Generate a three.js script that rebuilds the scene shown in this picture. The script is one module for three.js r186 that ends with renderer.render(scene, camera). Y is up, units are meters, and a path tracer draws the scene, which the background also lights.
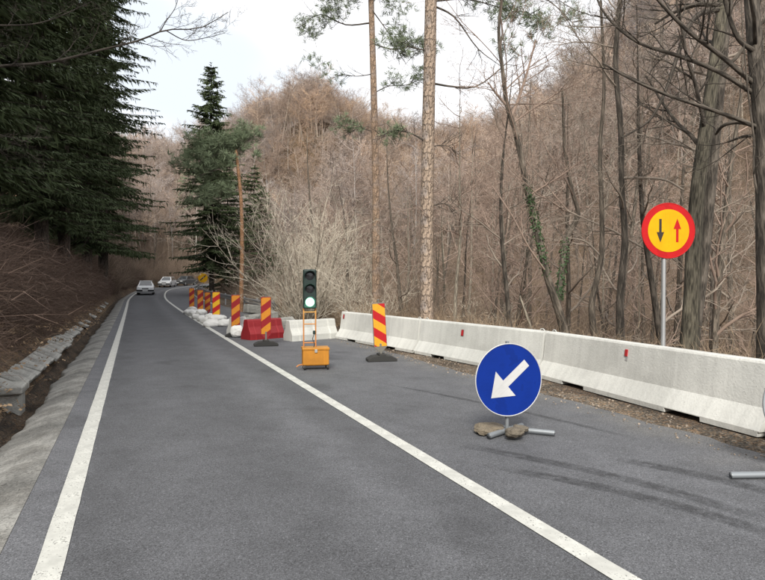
import * as THREE from 'three';
import { mergeGeometries } from 'three/addons/utils/BufferGeometryUtils.js';
import { RoundedBoxGeometry } from 'three/addons/geometries/RoundedBoxGeometry.js';
import { ImprovedNoise } from 'three/addons/math/ImprovedNoise.js';

// ------------------------------------------------------------ camera, sky, sun, exposure
const scene = new THREE.Scene();
const camera = new THREE.PerspectiveCamera(51.6, 1024 / 776, 0.05, 1200);
camera.position.set(0, 1.65, 0);
camera.rotation.order = 'YXZ';
camera.rotation.set(-0.01167, -0.39266, 0);
scene.add(camera);

const renderer = new THREE.WebGLRenderer({ antialias: true });
renderer.setSize(1024, 776);
renderer.toneMapping = THREE.LinearToneMapping;
renderer.toneMappingExposure = 1.55;
renderer.shadowMap.enabled = true;

const noise = new ImprovedNoise();
const nz = (x, y, z = 0) => noise.noise(x + 31.7, y + 17.3, z + 5.1);
function fbm(x, y, z = 0, oct = 4) {
  let a = 0, s = 1, f = 1, t = 0;
  for (let i = 0; i < oct; i++) { a += s * nz(x * f, y * f, z * f + i * 7.3); t += s; s *= 0.5; f *= 2.03; }
  return a / t;
}
const clamp = (v, a = 0, b = 1) => Math.min(b, Math.max(a, v));
const lerp = (a, b, t) => a + (b - a) * t;
const smooth = (a, b, v) => { const t = clamp((v - a) / (b - a)); return t * t * (3 - 2 * t); };
function rngOf(seed) {
  let a = seed >>> 0;
  return () => { a = (a + 0x6D2B79F5) | 0; let t = Math.imul(a ^ (a >>> 15), 1 | a); t = (t + Math.imul(t ^ (t >>> 7), 61 | t)) ^ t; return ((t ^ (t >>> 14)) >>> 0) / 4294967296; };
}

const SUN_DIR = new THREE.Vector3(-0.36, 0.62, 0.70).normalize();
{ // bright, thinly clouded sky
  const W = 512, H = 256, d = new Float32Array(W * H * 4);
  for (let j = 0; j < H; j++) for (let i = 0; i < W; i++) {
    const phi = ((i + 0.5) / W - 0.5) * Math.PI * 2, th = ((j + 0.5) / H - 0.5) * Math.PI;
    const x = Math.cos(phi) * Math.cos(th), z = Math.sin(phi) * Math.cos(th), y = Math.sin(th);
    const o = (j * W + i) * 4;
    let r, g, b;
    if (y > -0.02) {
      const k = 1 / (Math.max(y, 0) + 0.35);
      const c = smooth(-0.22, 0.10, fbm(x * k * 1.3 + 4, z * k * 1.3 + 5.25, 1.7, 5) + 0.07);
      const v = 0.80 + 0.14 * fbm(x * k * 2.2, z * k * 2.2, 4.4, 4);
      r = lerp(0.60, v, c); g = lerp(0.645, v * 1.005, c); b = lerp(0.70, v * 1.03, c);
    } else { r = 0.20; g = 0.18; b = 0.16; }
    d[o] = r; d[o + 1] = g; d[o + 2] = b; d[o + 3] = 1;
  }
  const t = new THREE.DataTexture(d, W, H, THREE.RGBAFormat, THREE.FloatType);
  t.mapping = THREE.EquirectangularReflectionMapping; t.magFilter = t.minFilter = THREE.LinearFilter;
  t.wrapS = THREE.RepeatWrapping; t.needsUpdate = true;
  scene.background = t; scene.environment = t;
}
const sun = new THREE.DirectionalLight(new THREE.Color(1.0, 0.955, 0.86), 3.0);
sun.position.copy(SUN_DIR).multiplyScalar(120); sun.castShadow = true; sun.shadow.radius = 30;
sun.shadow.mapSize.set(4096, 4096);
Object.assign(sun.shadow.camera, { left: -110, right: 110, top: 110, bottom: -110, near: 1, far: 400 });
scene.add(sun); scene.add(sun.target);

// ------------------------------------------------------------ helpers
const numbers = {};
function numbered(n) { const k = numbers[n] = (numbers[n] ?? -1) + 1; return k ? `${n}_${String(k).padStart(3, '0')}` : n; }
const col = (r, g, b) => new THREE.Color().setRGB(r, g, b);
function finish(o) { o.traverse(c => { if (c.isMesh) { c.castShadow = true; c.receiveShadow = true; } }); return o; }
function thing(name, label, category, pos = [0, 0, 0], turn = 0, group) {
  const o = new THREE.Group(); o.name = numbered(name); scene.add(o);
  o.position.set(...pos); o.rotation.y = turn; o.userData = { label, category };
  if (group) o.userData.group = group;
  return o;
}
function part(name, geo, mat, parent) {
  const m = new THREE.Mesh(geo, mat); m.name = name; m.castShadow = m.receiveShadow = true; parent.add(m); return m;
}
function single(name, geo, mat, label, category, group) {
  const m = new THREE.Mesh(geo, mat); m.name = numbered(name); m.castShadow = m.receiveShadow = true; scene.add(m);
  m.userData = { label, category }; if (group) m.userData.group = group; return m;
}
function structure(name, geo, mat) {
  const m = new THREE.Mesh(geo, mat); m.name = numbered(name); m.castShadow = m.receiveShadow = true; scene.add(m);
  m.userData = { kind: 'structure' }; return m;
}
function dup(root, pos, turn, label, group) {
  const r = root.clone(); r.name = numbered(root.name.replace(/_\d\d\d$/, '')); scene.add(r);
  r.position.set(...pos); r.rotation.y = turn; r.userData = { ...root.userData };
  if (label) r.userData.label = label; if (group) r.userData.group = group; return r;
}
function V(x, y, z) { return new THREE.Vector3(x, y, z); }

class GB { // collects triangles
  constructor() { this.p = []; this.u = []; this.i = []; this.c = null; }
  vert(x, y, z, u = 0, v = 0) { this.p.push(x, y, z); this.u.push(u, v); return this.p.length / 3 - 1; }
  tube(pts, rad, sides, cap = false) {
    const n = pts.length; let N = null, first = null, len = 0, prevRing = null;
    const T = V(0, 0, 0), Bn = V(0, 0, 0), q = V(0, 0, 0);
    for (let k = 0; k < n; k++) {
      T.copy(pts[Math.min(k + 1, n - 1)]).sub(pts[Math.max(k - 1, 0)]).normalize();
      if (!N) { N = Math.abs(T.y) > 0.8 ? V(1, 0, 0) : V(0, 1, 0); }
      N.addScaledVector(T, -N.dot(T)).normalize(); Bn.crossVectors(T, N);
      if (k) len += pts[k].distanceTo(pts[k - 1]);
      const base = this.p.length / 3, r = rad[k], circ = 2 * Math.PI * rad[0];
      for (let s = 0; s <= sides; s++) {
        const a = s / sides * Math.PI * 2;
        q.copy(pts[k]).addScaledVector(N, Math.cos(a) * r).addScaledVector(Bn, Math.sin(a) * r);
        this.vert(q.x, q.y, q.z, s / sides * circ, len);
      }
      if (prevRing !== null) for (let s = 0; s < sides; s++) {
        const a = prevRing + s, b = a + 1, c = base + s, d = c + 1;
        this.i.push(a, b, c, b, d, c);
      }
      prevRing = base; if (first === null) first = base;
    }
    if (cap) for (const [ring, pt, f] of [[first, pts[0], 1], [prevRing, pts[n - 1], 0]]) {
      const c = this.vert(pt.x, pt.y, pt.z);
      for (let s = 0; s < sides; s++) f ? this.i.push(c, ring + s + 1, ring + s) : this.i.push(c, ring + s, ring + s + 1);
    }
  }
  sliver(a, b, w, side) { // one thin tapering triangle
    const i = this.vert(a.x - side.x * w, a.y - side.y * w, a.z - side.z * w, 0, 0);
    this.vert(a.x + side.x * w, a.y + side.y * w, a.z + side.z * w, 0.02, 0); this.vert(b.x, b.y, b.z, 0.01, a.distanceTo(b));
    this.i.push(i, i + 1, i + 2);
  }
  kite(a, b, w, side) { // thin diamond, two triangles
    const m = V(lerp(a.x, b.x, .45), lerp(a.y, b.y, .45), lerp(a.z, b.z, .45));
    const i = this.vert(a.x, a.y, a.z); this.vert(m.x - side.x * w, m.y - side.y * w, m.z - side.z * w);
    this.vert(b.x, b.y, b.z); this.vert(m.x + side.x * w, m.y + side.y * w, m.z + side.z * w);
    this.i.push(i, i + 1, i + 2, i, i + 2, i + 3);
  }
  geo(colorFn) {
    const g = new THREE.BufferGeometry();
    g.setAttribute('position', new THREE.Float32BufferAttribute(this.p, 3));
    g.setAttribute('uv', new THREE.Float32BufferAttribute(this.u, 2));
    g.setIndex(this.i); g.computeVertexNormals();
    return g;
  }
}
function sweepGrid(rows) { // rows: arrays of {x,y,z,u,v,c}
  const p = [], u = [], c = [], idx = [], m = rows[0].length;
  for (const r of rows) for (const q of r) { p.push(q.x, q.y, q.z); u.push(q.u, q.v); if (q.c) c.push(...q.c); }
  for (let j = 0; j < rows.length - 1; j++) for (let i = 0; i < m - 1; i++) {
    const a = j * m + i, b = a + 1, d = a + m, e = d + 1; idx.push(a, b, d, b, e, d);
  }
  const g = new THREE.BufferGeometry();
  g.setAttribute('position', new THREE.Float32BufferAttribute(p, 3));
  g.setAttribute('uv', new THREE.Float32BufferAttribute(u, 2));
  if (c.length) g.setAttribute('color', new THREE.Float32BufferAttribute(c, 3));
  g.setIndex(idx); g.computeVertexNormals(); return g;
}
function box(w, h, d, x = 0, y = 0, z = 0, r = 0.008) {
  const g = new RoundedBoxGeometry(w, h, d, 2, Math.min(r, w * .45, h * .45, d * .45)); g.translate(x, y, z); return g;
}
function cyl(r0, r1, h, x = 0, y = 0, z = 0, n = 20) { const g = new THREE.CylinderGeometry(r0, r1, h, n); g.translate(x, y, z); return g; }
function merged(list) { return mergeGeometries(list.map(g => { const q = g.index ? g.toNonIndexed() : g; for (const k of Object.keys(q.attributes)) if (!['position', 'normal', 'uv'].includes(k)) q.deleteAttribute(k); return q; })); }

// ------------------------------------------------------------ textures
function dataTex(N, M, fn, repeat, srgb = true) {
  const d = new Uint8Array(N * M * 4);
  for (let j = 0; j < M; j++) for (let i = 0; i < N; i++) {
    const c = fn(i, j), o = (j * N + i) * 4;
    d[o] = clamp(c[0]) * 255; d[o + 1] = clamp(c[1]) * 255; d[o + 2] = clamp(c[2]) * 255; d[o + 3] = c.length > 3 ? clamp(c[3]) * 255 : 255;
  }
  const t = new THREE.DataTexture(d, N, M); t.wrapS = t.wrapT = THREE.RepeatWrapping;
  t.magFilter = THREE.LinearFilter; t.minFilter = THREE.LinearMipmapLinearFilter; t.generateMipmaps = true;
  if (srgb) t.colorSpace = THREE.SRGBColorSpace; t.repeat.set(repeat[0], repeat[1]); t.needsUpdate = true; return t;
}
function tileNoise(N, M, cells, seed, oct = 4) { // wrapping value noise field, 0..1
  const out = new Float32Array(N * M); let amp = 1, tot = 0;
  for (let o = 0; o < oct; o++) {
    const cx = cells[0] << o, cy = cells[1] << o, r = rngOf(seed + o * 101), g = new Float32Array(cx * cy);
    for (let k = 0; k < g.length; k++) g[k] = r();
    for (let j = 0; j < M; j++) {
      const y = j / M * cy, y0 = Math.floor(y), fy = y - y0, sy = fy * fy * (3 - 2 * fy), a0 = (y0 % cy) * cx, a1 = ((y0 + 1) % cy) * cx;
      for (let i = 0; i < N; i++) {
        const x = i / N * cx, x0 = Math.floor(x), fx = x - x0, sx = fx * fx * (3 - 2 * fx), b0 = x0 % cx, b1 = (x0 + 1) % cx;
        out[j * N + i] += amp * lerp(lerp(g[a0 + b0], g[a0 + b1], sx), lerp(g[a1 + b0], g[a1 + b1], sx), sy);
      }
    }
    tot += amp; amp *= 0.55;
  }
  for (let k = 0; k < out.length; k++) out[k] /= tot;
  return out;
}
const toS = v => v <= 0.0031308 ? v * 12.92 : 1.055 * Math.pow(v, 1 / 2.4) - 0.055;

// asphalt: stone chips in dark binder, 2.4 m tile
const AN = 1024, agg = tileNoise(AN, AN, [400, 400], 11, 2), agg2 = tileNoise(AN, AN, [9, 9], 17, 5);
const asphaltMap = dataTex(AN, AN, (i, j) => {
  const a = agg[j * AN + i], b = agg2[j * AN + i];
  let v = 0.60 + (a - 0.5) * 0.42 + (b - 0.5) * 0.12; if (a > 0.82) v += 0.13; if (a < 0.22) v -= 0.08;
  return [v * 0.995, v, v * 1.015];
}, [1 / 2.4, 1 / 2.4]);
const asphaltBump = dataTex(AN, AN, (i, j) => { const a = agg[j * AN + i]; return [a, a, a]; }, [1 / 2.4, 1 / 2.4], false);
// concrete, 3.3 m tile
const cn1 = tileNoise(1024, 1024, [5, 5], 23, 7), cn2 = tileNoise(1024, 1024, [40, 3], 29, 4), cn3 = tileNoise(1024, 1024, [180, 180], 31, 2);
const concreteMap = dataTex(1024, 1024, (i, j) => {
  const k = j * 1024 + i; let v = 0.78 + (cn1[k] - 0.5) * 0.42 + (cn2[k] - 0.5) * 0.14 + (cn3[k] - 0.5) * 0.26;
  if (cn3[k] > 0.80) v -= 0.14;
  return [v, v * 0.995, v * 0.975];
}, [1 / 3.3, 1 / 3.3]);
const concreteBump = dataTex(1024, 1024, (i, j) => { const k = j * 1024 + i, v = cn1[k] * 0.5 + cn3[k] * 0.5; return [v, v, v]; }, [1 / 3.3, 1 / 3.3], false);
const barrierMap = dataTex(1024, 1024, (i, j) => { const k = j * 1024 + i; let v = 0.89 + (cn1[k] - 0.5) * 0.20 + (cn2[k] - 0.5) * 0.10 + (cn3[k] - 0.5) * 0.06; if (cn3[k] > 0.86 && cn1[k] > .5) v -= 0.2; return [v, v, v * 0.985]; }, [1 / 3.3, 1 / 3.3]);
const ap1 = tileNoise(1024, 1024, [110, 110], 35, 2), ap2 = tileNoise(1024, 1024, [14, 14], 37, 5);
const apronH = k => ap1[k] * .9 + ap2[k] * .1 - (ap1[k] > .74 ? .35 : 0);
const apronMap = dataTex(1024, 1024, (i, j) => { const k = j * 1024 + i; let v = .80 + (ap2[k] - .5) * .32 + (ap1[k] - .5) * .35 + (cn1[k] - .5) * .25; if (ap1[k] > .74) v -= .3; if (Math.abs(ap2[k] - .5) < .006) v -= .15; return [v, v * .995, v * .98]; }, [1 / 2.2, 1 / 2.2]);
const apronBump = dataTex(1024, 1024, (i, j) => { const v = apronH(j * 1024 + i); return [v, v, v]; }, [1 / 2.2, 1 / 2.2], false);
// bark, 0.8 m tile, streaks run along the trunk
const bk1 = tileNoise(512, 512, [26, 6], 41, 4), bk2 = tileNoise(512, 512, [4, 3], 43, 4);
const barkMap = dataTex(512, 512, (i, j) => { const k = j * 512 + i; const v = 0.76 + (bk1[k] - 0.5) * 0.85 + (bk2[k] - 0.5) * 0.4; return [v, v * 0.99, v * 0.97]; }, [1 / 0.8, 1 / 0.8]);
const barkBump = dataTex(512, 512, (i, j) => { const v = bk1[j * 512 + i]; return [v, v, v]; }, [1 / 0.8, 1 / 0.8], false);
// pine bark: plates between dark cracks, with grey scales
const pb1 = tileNoise(512, 512, [11, 5], 45, 3), pb2 = tileNoise(512, 512, [30, 18], 46, 3);
const plateH = (k) => smooth(0, .16, Math.abs(pb1[k] - .5)) * .8 + pb2[k] * .2;
const plateMap = dataTex(512, 512, (i, j) => { const k = j * 512 + i, h = plateH(k), g = smooth(.52, .7, bk2[k] * .7 + pb2[k] * .3) * .5, v = .60 + h * .27 + (pb2[k] - .5) * .36; return [lerp(v, .72, g), lerp(v, .78, g), lerp(v * .98, .86, g)]; }, [1 / 0.8, 1 / 0.8]);
const plateBump = dataTex(512, 512, (i, j) => { const v = plateH(j * 512 + i); return [v, v, v]; }, [1 / 0.8, 1 / 0.8], false);
// leaf litter and soil, 3 m tile
const lt1 = tileNoise(1024, 1024, [150, 150], 51, 2), lt2 = tileNoise(1024, 1024, [8, 8], 53, 5), lt3 = tileNoise(1024, 1024, [120, 120], 57, 1);
const litterMap = dataTex(1024, 1024, (i, j) => {
  const k = j * 1024 + i, v = 0.62 + (lt1[k] - 0.5) * 0.9 + (lt2[k] - 0.5) * 0.5, h = (lt3[k] - 0.5) * 0.2;
  return [v * (1.0 + h), v * 0.95, v * (0.88 - h)];
}, [1 / 3, 1 / 3]);
const litterBump = dataTex(1024, 1024, (i, j) => { const v = lt1[j * 1024 + i]; return [v, v, v]; }, [1 / 3, 1 / 3], false);
// worn road paint
const pn = tileNoise(512, 512, [90, 90], 61, 2), pn2 = tileNoise(512, 512, [10, 10], 63, 5);
const paintMap = dataTex(512, 512, (i, j) => { const k = j * 512 + i; let v = 0.90 + (pn2[k] - 0.5) * 0.22; if (pn[k] + (pn2[k] - .5) * 0.5 > 0.80) v = 0.60; return [v, v, v * 0.985]; }, [1 / 0.9, 1 / 0.9]);

const M = {};
const std = (c, o = {}) => new THREE.MeshStandardMaterial({ color: c, roughness: 0.85, ...o });
M.asphalt = std(col(1, 1, 1), { vertexColors: true, map: asphaltMap, bumpMap: asphaltBump, bumpScale: 0.003, roughness: 0.88 });
M.ground = std(col(1, 1, 1), { vertexColors: true, map: litterMap, bumpMap: litterBump, bumpScale: 0.03, roughness: 1 });
M.apron = std(col(1, 1, 1), { vertexColors: true, map: apronMap, bumpMap: apronBump, bumpScale: 0.006, roughness: 0.95 });
M.barrier = std(col(0.74, 0.745, 0.74), { map: barrierMap, bumpMap: concreteBump, bumpScale: 0.004, roughness: 0.8 });
M.slab = std(col(0.68, 0.68, 0.66), { map: concreteMap, bumpMap: concreteBump, bumpScale: 0.01, roughness: 0.95 });
M.paint = std(col(0.66, 0.66, 0.64), { map: paintMap, roughness: 0.75 });
M.barkGrey = std(col(0.24, 0.205, 0.172), { map: barkMap, bumpMap: barkBump, bumpScale: 0.02, roughness: 1 });
M.barkGreen = std(col(0.165, 0.15, 0.118), { map: barkMap, bumpMap: barkBump, bumpScale: 0.012, roughness: 1 });
M.barkDark = std(col(0.15, 0.13, 0.113), { map: barkMap, bumpMap: barkBump, bumpScale: 0.015, roughness: 1 });
M.barkPale = std(col(0.48, 0.43, 0.36), { map: barkMap, bumpMap: barkBump, bumpScale: 0.01, roughness: 1 });
M.barkPine = std(col(0.56, 0.43, 0.35), { map: plateMap, bumpMap: plateBump, bumpScale: 0.025, roughness: 1 });
M.barkPineRed = std(col(0.50, 0.35, 0.26), { map: plateMap, bumpMap: plateBump, bumpScale: 0.015, roughness: 1 });
M.barkOrange = std(col(0.60, 0.33, 0.185), { map: plateMap, bumpMap: plateBump, bumpScale: 0.015, roughness: 1 });
M.twigBrown = std(col(0.33, 0.245, 0.20), { roughness: 1 });
M.twigGrey = std(col(0.28, 0.235, 0.195), { roughness: 1 });
M.twigPale = std(col(0.58, 0.52, 0.43), { roughness: 1 });
M.spruce = std(col(0.062, 0.086, 0.034), { roughness: 0.9 });
M.pineGreen = std(col(0.18, 0.225, 0.135), { roughness: 0.9 });
M.ivy = std(col(0.05, 0.10, 0.035), { roughness: 0.6 });
M.steel = new THREE.MeshStandardMaterial({ color: col(0.50, 0.51, 0.52), roughness: 0.45, metalness: 0.7 });
M.pipe = new THREE.MeshStandardMaterial({ color: col(0.27, 0.29, 0.31), roughness: 0.5, metalness: 0.5 });
M.hole = std(col(0.02, 0.02, 0.02), { roughness: 1 });
M.rubber = std(col(0.028, 0.027, 0.026), { roughness: 0.8 });

// ------------------------------------------------------------ the road's path: straight, then bending right and rising a little
const X0 = 2.52, PATH = [];
{
  let x = X0, z = 20, th = 0; // s = -20 at z = 20
  for (let s = -20; s <= 170; s += 0.5) {
    const y = s > 25 ? 0.00026 * Math.min(s - 25, 70) ** 2 + (s > 95 ? (s - 95) * 0.0364 : 0) : 0;
    PATH.push({ s, x, y, z, th });
    const k = s < 50 ? 0 : s < 74 ? 1 / 320 : s < 80 ? 1 / 90 : 1 / 38;
    if (th < 1.5) th += k * 0.5; x += Math.sin(th) * 0.5; z -= Math.cos(th) * 0.5;
  }
}
function onPath(s, off) {
  const f = clamp((s + 20) * 2, 0, PATH.length - 1.001), i = Math.floor(f), t = f - i, a = PATH[i], b = PATH[i + 1];
  const th = lerp(a.th, b.th, t);
  return { x: lerp(a.x, b.x, t) + Math.cos(th) * off, y: lerp(a.y, b.y, t), z: lerp(a.z, b.z, t) + Math.sin(th) * off, th };
}
function nearPath(x, z) {
  if (z > -48 && Math.abs(x) < 45) { const s = clamp(-z, -20, 170); return { s: -z, off: x - X0, y: onPath(s, 0).y }; }
  let best = 1e9, bi = 0;
  for (let i = 0; i < PATH.length; i += 2) { const p = PATH[i], d = (p.x - x) ** 2 + (p.z - z) ** 2; if (d < best) { best = d; bi = i; } }
  const p = PATH[bi], side = (x - p.x) * Math.cos(p.th) + (z - p.z) * Math.sin(p.th);
  return { s: p.s, off: Math.sign(side) * Math.sqrt(best), y: p.y };
}

// ------------------------------------------------------------ terrain
const CREST = [ // bearing from the road's direction (deg), rise per metre, distance of the crest
  [-180, .12, 160], [-60, .30, 150], [-20, .18, 190], [-4, .14, 240], [3, .13, 250], [8, .17, 245], [12, .215, 240], [15.5, .24, 240], [19, .215, 240], [23, .18, 240], [27, .165, 240],
  [30, .18, 220], [33, .20, 200], [37, .235, 185], [42, .285, 170], [47, .35, 160], [53, .41, 150], [65, .44, 150], [90, .40, 150], [130, .2, 150], [180, .12, 160]];
function crest(az) {
  for (let i = 0; i < CREST.length - 1; i++) if (az <= CREST[i + 1][0]) {
    const t = smooth(CREST[i][0], CREST[i + 1][0], az) * .5 + .5 * (az - CREST[i][0]) / (CREST[i + 1][0] - CREST[i][0]);
    return [lerp(CREST[i][1], CREST[i + 1][1], t), lerp(CREST[i][2], CREST[i + 1][2], t)];
  }
  return [.1, 160];
}
function groundY(x, z) {
  const n = nearPath(x, z), off = n.off;
  const r = Math.hypot(x, z), az = Math.atan2(x, -z) * 180 / Math.PI;
  const [T, R] = crest(az);
  const up = smooth(28, R, r), over = r > R ? Math.max(0.25, 1 - (r - R) / (R * 1.2)) : 1;
  let hill = T * R * up * over + fbm(x * 0.03, z * 0.03, 2) * 7 * smooth(50, 140, r) - 2.6 * (1 - smooth(24, 60, r));
  let h;
  if (off < 0) { // bank and slope on the left
    const d = -off - 3.20; // metres left of the asphalt edge
    const bankTop = 4.6 + fbm(z * 0.06, 3.3) * 1.6;
    let b;
    if (d < 0) b = -0.14; else if (d < 0.63) b = -0.30; else if (d < 1.05) b = -0.55; else if (d < 1.5) b = lerp(-0.55, 0.02, (d - 1.05) / .45);
    else b = 0.02 + bankTop * (1 - Math.exp(-(d - 1.5) * 0.20)) + 0.10 * (d - 1.5) + (fbm(x * .5, z * .5, 1) * .5 + fbm(x * 1.7, z * 1.7, 4) * .18) * smooth(1.5, 3, d);
    h = n.y + b; h = lerp(h, Math.max(h, hill + 3), smooth(14, 45, d));
  } else {
    const d = off - 3.1; // metres right of the asphalt edge
    let b;
    if (d < 0) b = -0.14; else if (d < 1.6) b = -0.05; else b = -0.05 - 2.7 * smooth(1.6, 9, d) + fbm(x * .4, z * .4, 6) * .35 * smooth(1.6, 4, d);
    h = n.y * (1 - smooth(4, 16, d)) + b; h = lerp(h, hill, smooth(9, 24, d));
  }
  return h;
}
{
  const xs = [], zs = [];
  for (let x = -9; x < -0.6; x += 0.2) xs.push(x);
  for (let x = -0.6; x < 14; x += 0.45) xs.push(x);
  for (let x = 14, d = 0.6; x < 480; x += d, d = Math.min(d * 1.07, 9)) xs.push(x);
  for (let x = -9.3, d = 0.4; x > -420; x -= d, d = Math.min(d * 1.09, 12)) xs.unshift(x);
  for (let z = 4; z > -45; z -= 0.35) zs.push(z);
  for (let z = -45, d = 0.45; z > -480; z -= d, d = Math.min(d * 1.05, 7)) zs.push(z);
  for (let z = 4.6, d = 0.8; z < 260; z += d, d = Math.min(d * 1.12, 14)) zs.unshift(z);
  const rows = zs.map(z => xs.map(x => {
    const f = fbm(x * 0.11, z * 0.11, 8), f2 = fbm(x * 0.6, z * 0.6, 9);
    let c;
    const humus = [0.17, 0.122, 0.088], litter = [0.35, 0.26, 0.175];
    c = humus.map((v, i) => lerp(v, litter[i], clamp(0.45 + f * 1.3 + f2 * 0.7)));
    return { x, y: groundY(x, z), z, u: x, v: z, c };
  }));
  structure('ground', sweepGrid(rows), M.ground);
}

// ------------------------------------------------------------ road surface
function pathStrip(s0, s1, ds, offs, fn) {
  const rows = [];
  for (let s = s0; s <= s1 + 1e-6; s += typeof ds === 'function' ? ds(s) : ds) rows.push(offs.map(o => { const q = fn(s, o), p = onPath(s, q.off ?? o); return { x: p.x, y: p.y + q.y, z: p.z, u: q.u ?? (q.off ?? o), v: q.v ?? s, c: q.c }; }));
  return sweepGrid(rows);
}
{
  const offs = []; for (let o = -3.28; o <= 3.1201; o += 0.10) offs.push(o);
  const g = pathStrip(-14, 150, s => s < 2 ? 1 : s < 22 ? 0.16 : s < 60 ? 0.5 : 1, offs, (s, o) => {
    const x = o + X0, f = fbm(x * .9, s * .16, 3), f2 = fbm(x * 2.6, s * 1.6, 5), f3 = fbm(x * .35, s * .35, 7);
    let v = 0.21;                                   // the closed lane is greyer with dust
    v = lerp(0.265, 0.325, smooth(-0.15, 0.35, o + f2 * .25));
    v *= 1 + f * 0.16 + f2 * 0.06 + f3 * 0.10;
    if (o < -3.02) v *= 1.0;
    const left = smooth(-2.86, -2.96, o); v = lerp(v, 0.39 * (1 + f2 * .2 + f * .15), left * 0.85); // pale strip outside the edge line
    const track = Math.exp(-(((o + 0.75 + f * .25) / 0.24) ** 2)) * 0.30 + Math.exp(-(((o + 2.2 + f * .2) / 0.34) ** 2)) * 0.14;   // polished wheel tracks
    v *= 1 + track;
    const stain = smooth(0.20, 0.42, fbm(x * 1.3 + 9, s * .9, 12)) * 0.28; v *= 1 - stain;               // oil and damp patches
    let c = [v, v * 1.012, v * 1.07];
    const dust = clamp(smooth(2.35, 3.0, o + fbm(x * 1.1, s * 1.1, 14) * .9) * (0.55 + fbm(x * 4, s * 4, 15) * 1.1)); // blown grit at the right edge
    c = c.map((q, i) => lerp(q, [0.50, 0.475, 0.43][i], dust * 0.75));
    return { y: 0.012 * Math.sin((o + 3) * 1.1) * 0.4, off: o > 3.1 ? o + fbm(s * 1.3, 2, 2) * .16 : o, c };
  });
  structure('road', g, M.asphalt);
  const edge = (name, a, b, s0, s1) => structure(name, pathStrip(s0, s1, s => s < 20 ? 0.25 : 0.5, [a, (a + b) / 2, b], (s, o) => ({ y: 0.0065 + 0.012 * Math.sin((o + 3) * 1.1) * 0.4, off: o + (o === (a + b) / 2 ? 0 : 0.004 * nz(s * 9, o)) })), M.paint);
  edge('edge_line', -3.055, -2.905, -14, 130); edge('lane_line', -0.075, 0.075, -14, 130); edge('edge_line', 2.78, 2.93, 46, 130);
  // tyre marks rubbed on the closed lane
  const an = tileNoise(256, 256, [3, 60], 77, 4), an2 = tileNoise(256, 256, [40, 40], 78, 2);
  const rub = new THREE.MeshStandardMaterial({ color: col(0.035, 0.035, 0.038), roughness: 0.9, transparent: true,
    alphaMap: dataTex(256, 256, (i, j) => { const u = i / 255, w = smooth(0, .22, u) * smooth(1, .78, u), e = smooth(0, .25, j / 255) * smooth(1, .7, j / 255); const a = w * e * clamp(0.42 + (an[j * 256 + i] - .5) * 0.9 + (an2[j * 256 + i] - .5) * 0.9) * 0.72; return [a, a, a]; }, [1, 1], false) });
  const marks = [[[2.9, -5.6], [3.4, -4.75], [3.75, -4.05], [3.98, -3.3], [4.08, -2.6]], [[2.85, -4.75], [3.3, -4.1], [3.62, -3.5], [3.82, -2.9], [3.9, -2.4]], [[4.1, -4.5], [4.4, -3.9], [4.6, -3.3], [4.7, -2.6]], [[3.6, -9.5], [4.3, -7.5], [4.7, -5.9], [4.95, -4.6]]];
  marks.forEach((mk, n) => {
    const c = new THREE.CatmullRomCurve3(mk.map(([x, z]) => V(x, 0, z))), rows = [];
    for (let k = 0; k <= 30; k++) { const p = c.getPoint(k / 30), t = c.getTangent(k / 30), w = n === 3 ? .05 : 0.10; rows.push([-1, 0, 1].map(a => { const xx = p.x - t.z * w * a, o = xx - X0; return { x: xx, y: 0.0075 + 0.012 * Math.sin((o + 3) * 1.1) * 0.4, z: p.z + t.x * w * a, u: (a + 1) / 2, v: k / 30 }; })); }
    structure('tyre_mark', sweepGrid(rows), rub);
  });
}
{ // sloping concrete apron beside the edge line, with a broken rim above the ditch
  const offs = []; for (let k = 0; k < 15; k++) offs.push(-3.285 - k * .034); offs.push(-3.775, -3.785);
  const g = pathStrip(-6, 85, s => s < 16 ? 0.05 : s < 35 ? 0.12 : 0.4, offs, (s, o) => {
    const i = offs.indexOf(o), t = clamp((-3.285 - o) / 0.476);
    const rag = (fbm(s * .9, 1, 21) * .14 + fbm(s * 4, 2, 22) * .05 - (s > 12.1 && s < 60 ? 0.06 : 0)) * t - 0.06 * t * (s < 12.1 ? 1 : 0);
    let y = -0.006 - 0.13 * t * t + fbm(o * 3, s * .5, 23) * .012 * t;
    if (s > 12.1) y += 0.03 * Math.sin(t * 3.1) * (0.6 + fbm(s * .3, 3, 24));
    if (i === offs.length - 2) y -= 0.10; if (i === offs.length - 1) y -= 0.62;
    const f = fbm(o * 2.4, s * .9, 25), f2 = fbm(o * 6, s * 3.4, 26), silt = smooth(0.05, 0.28, fbm(o * 3.2, s * 1.9, 27) + 0.20 * Math.exp(-(((t - .06) / .10) ** 2)));
    const f4 = fbm(o * 14, s * 9, 28); let v = 0.36 * (1 + f * .16 + f2 * .14 + f4 * .12);
    const c = [v, v * .995, v * .97].map((q, k) => lerp(q, [0.17, 0.155, 0.135][k], silt * 0.28));
    return { y, off: o + rag * (i >= offs.length - 3 ? 1 : t), c, u: o + (i > 14 ? -.2 * (i - 14) : 0) };
  });
  structure('concrete_apron', g, M.apron);
}
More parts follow.
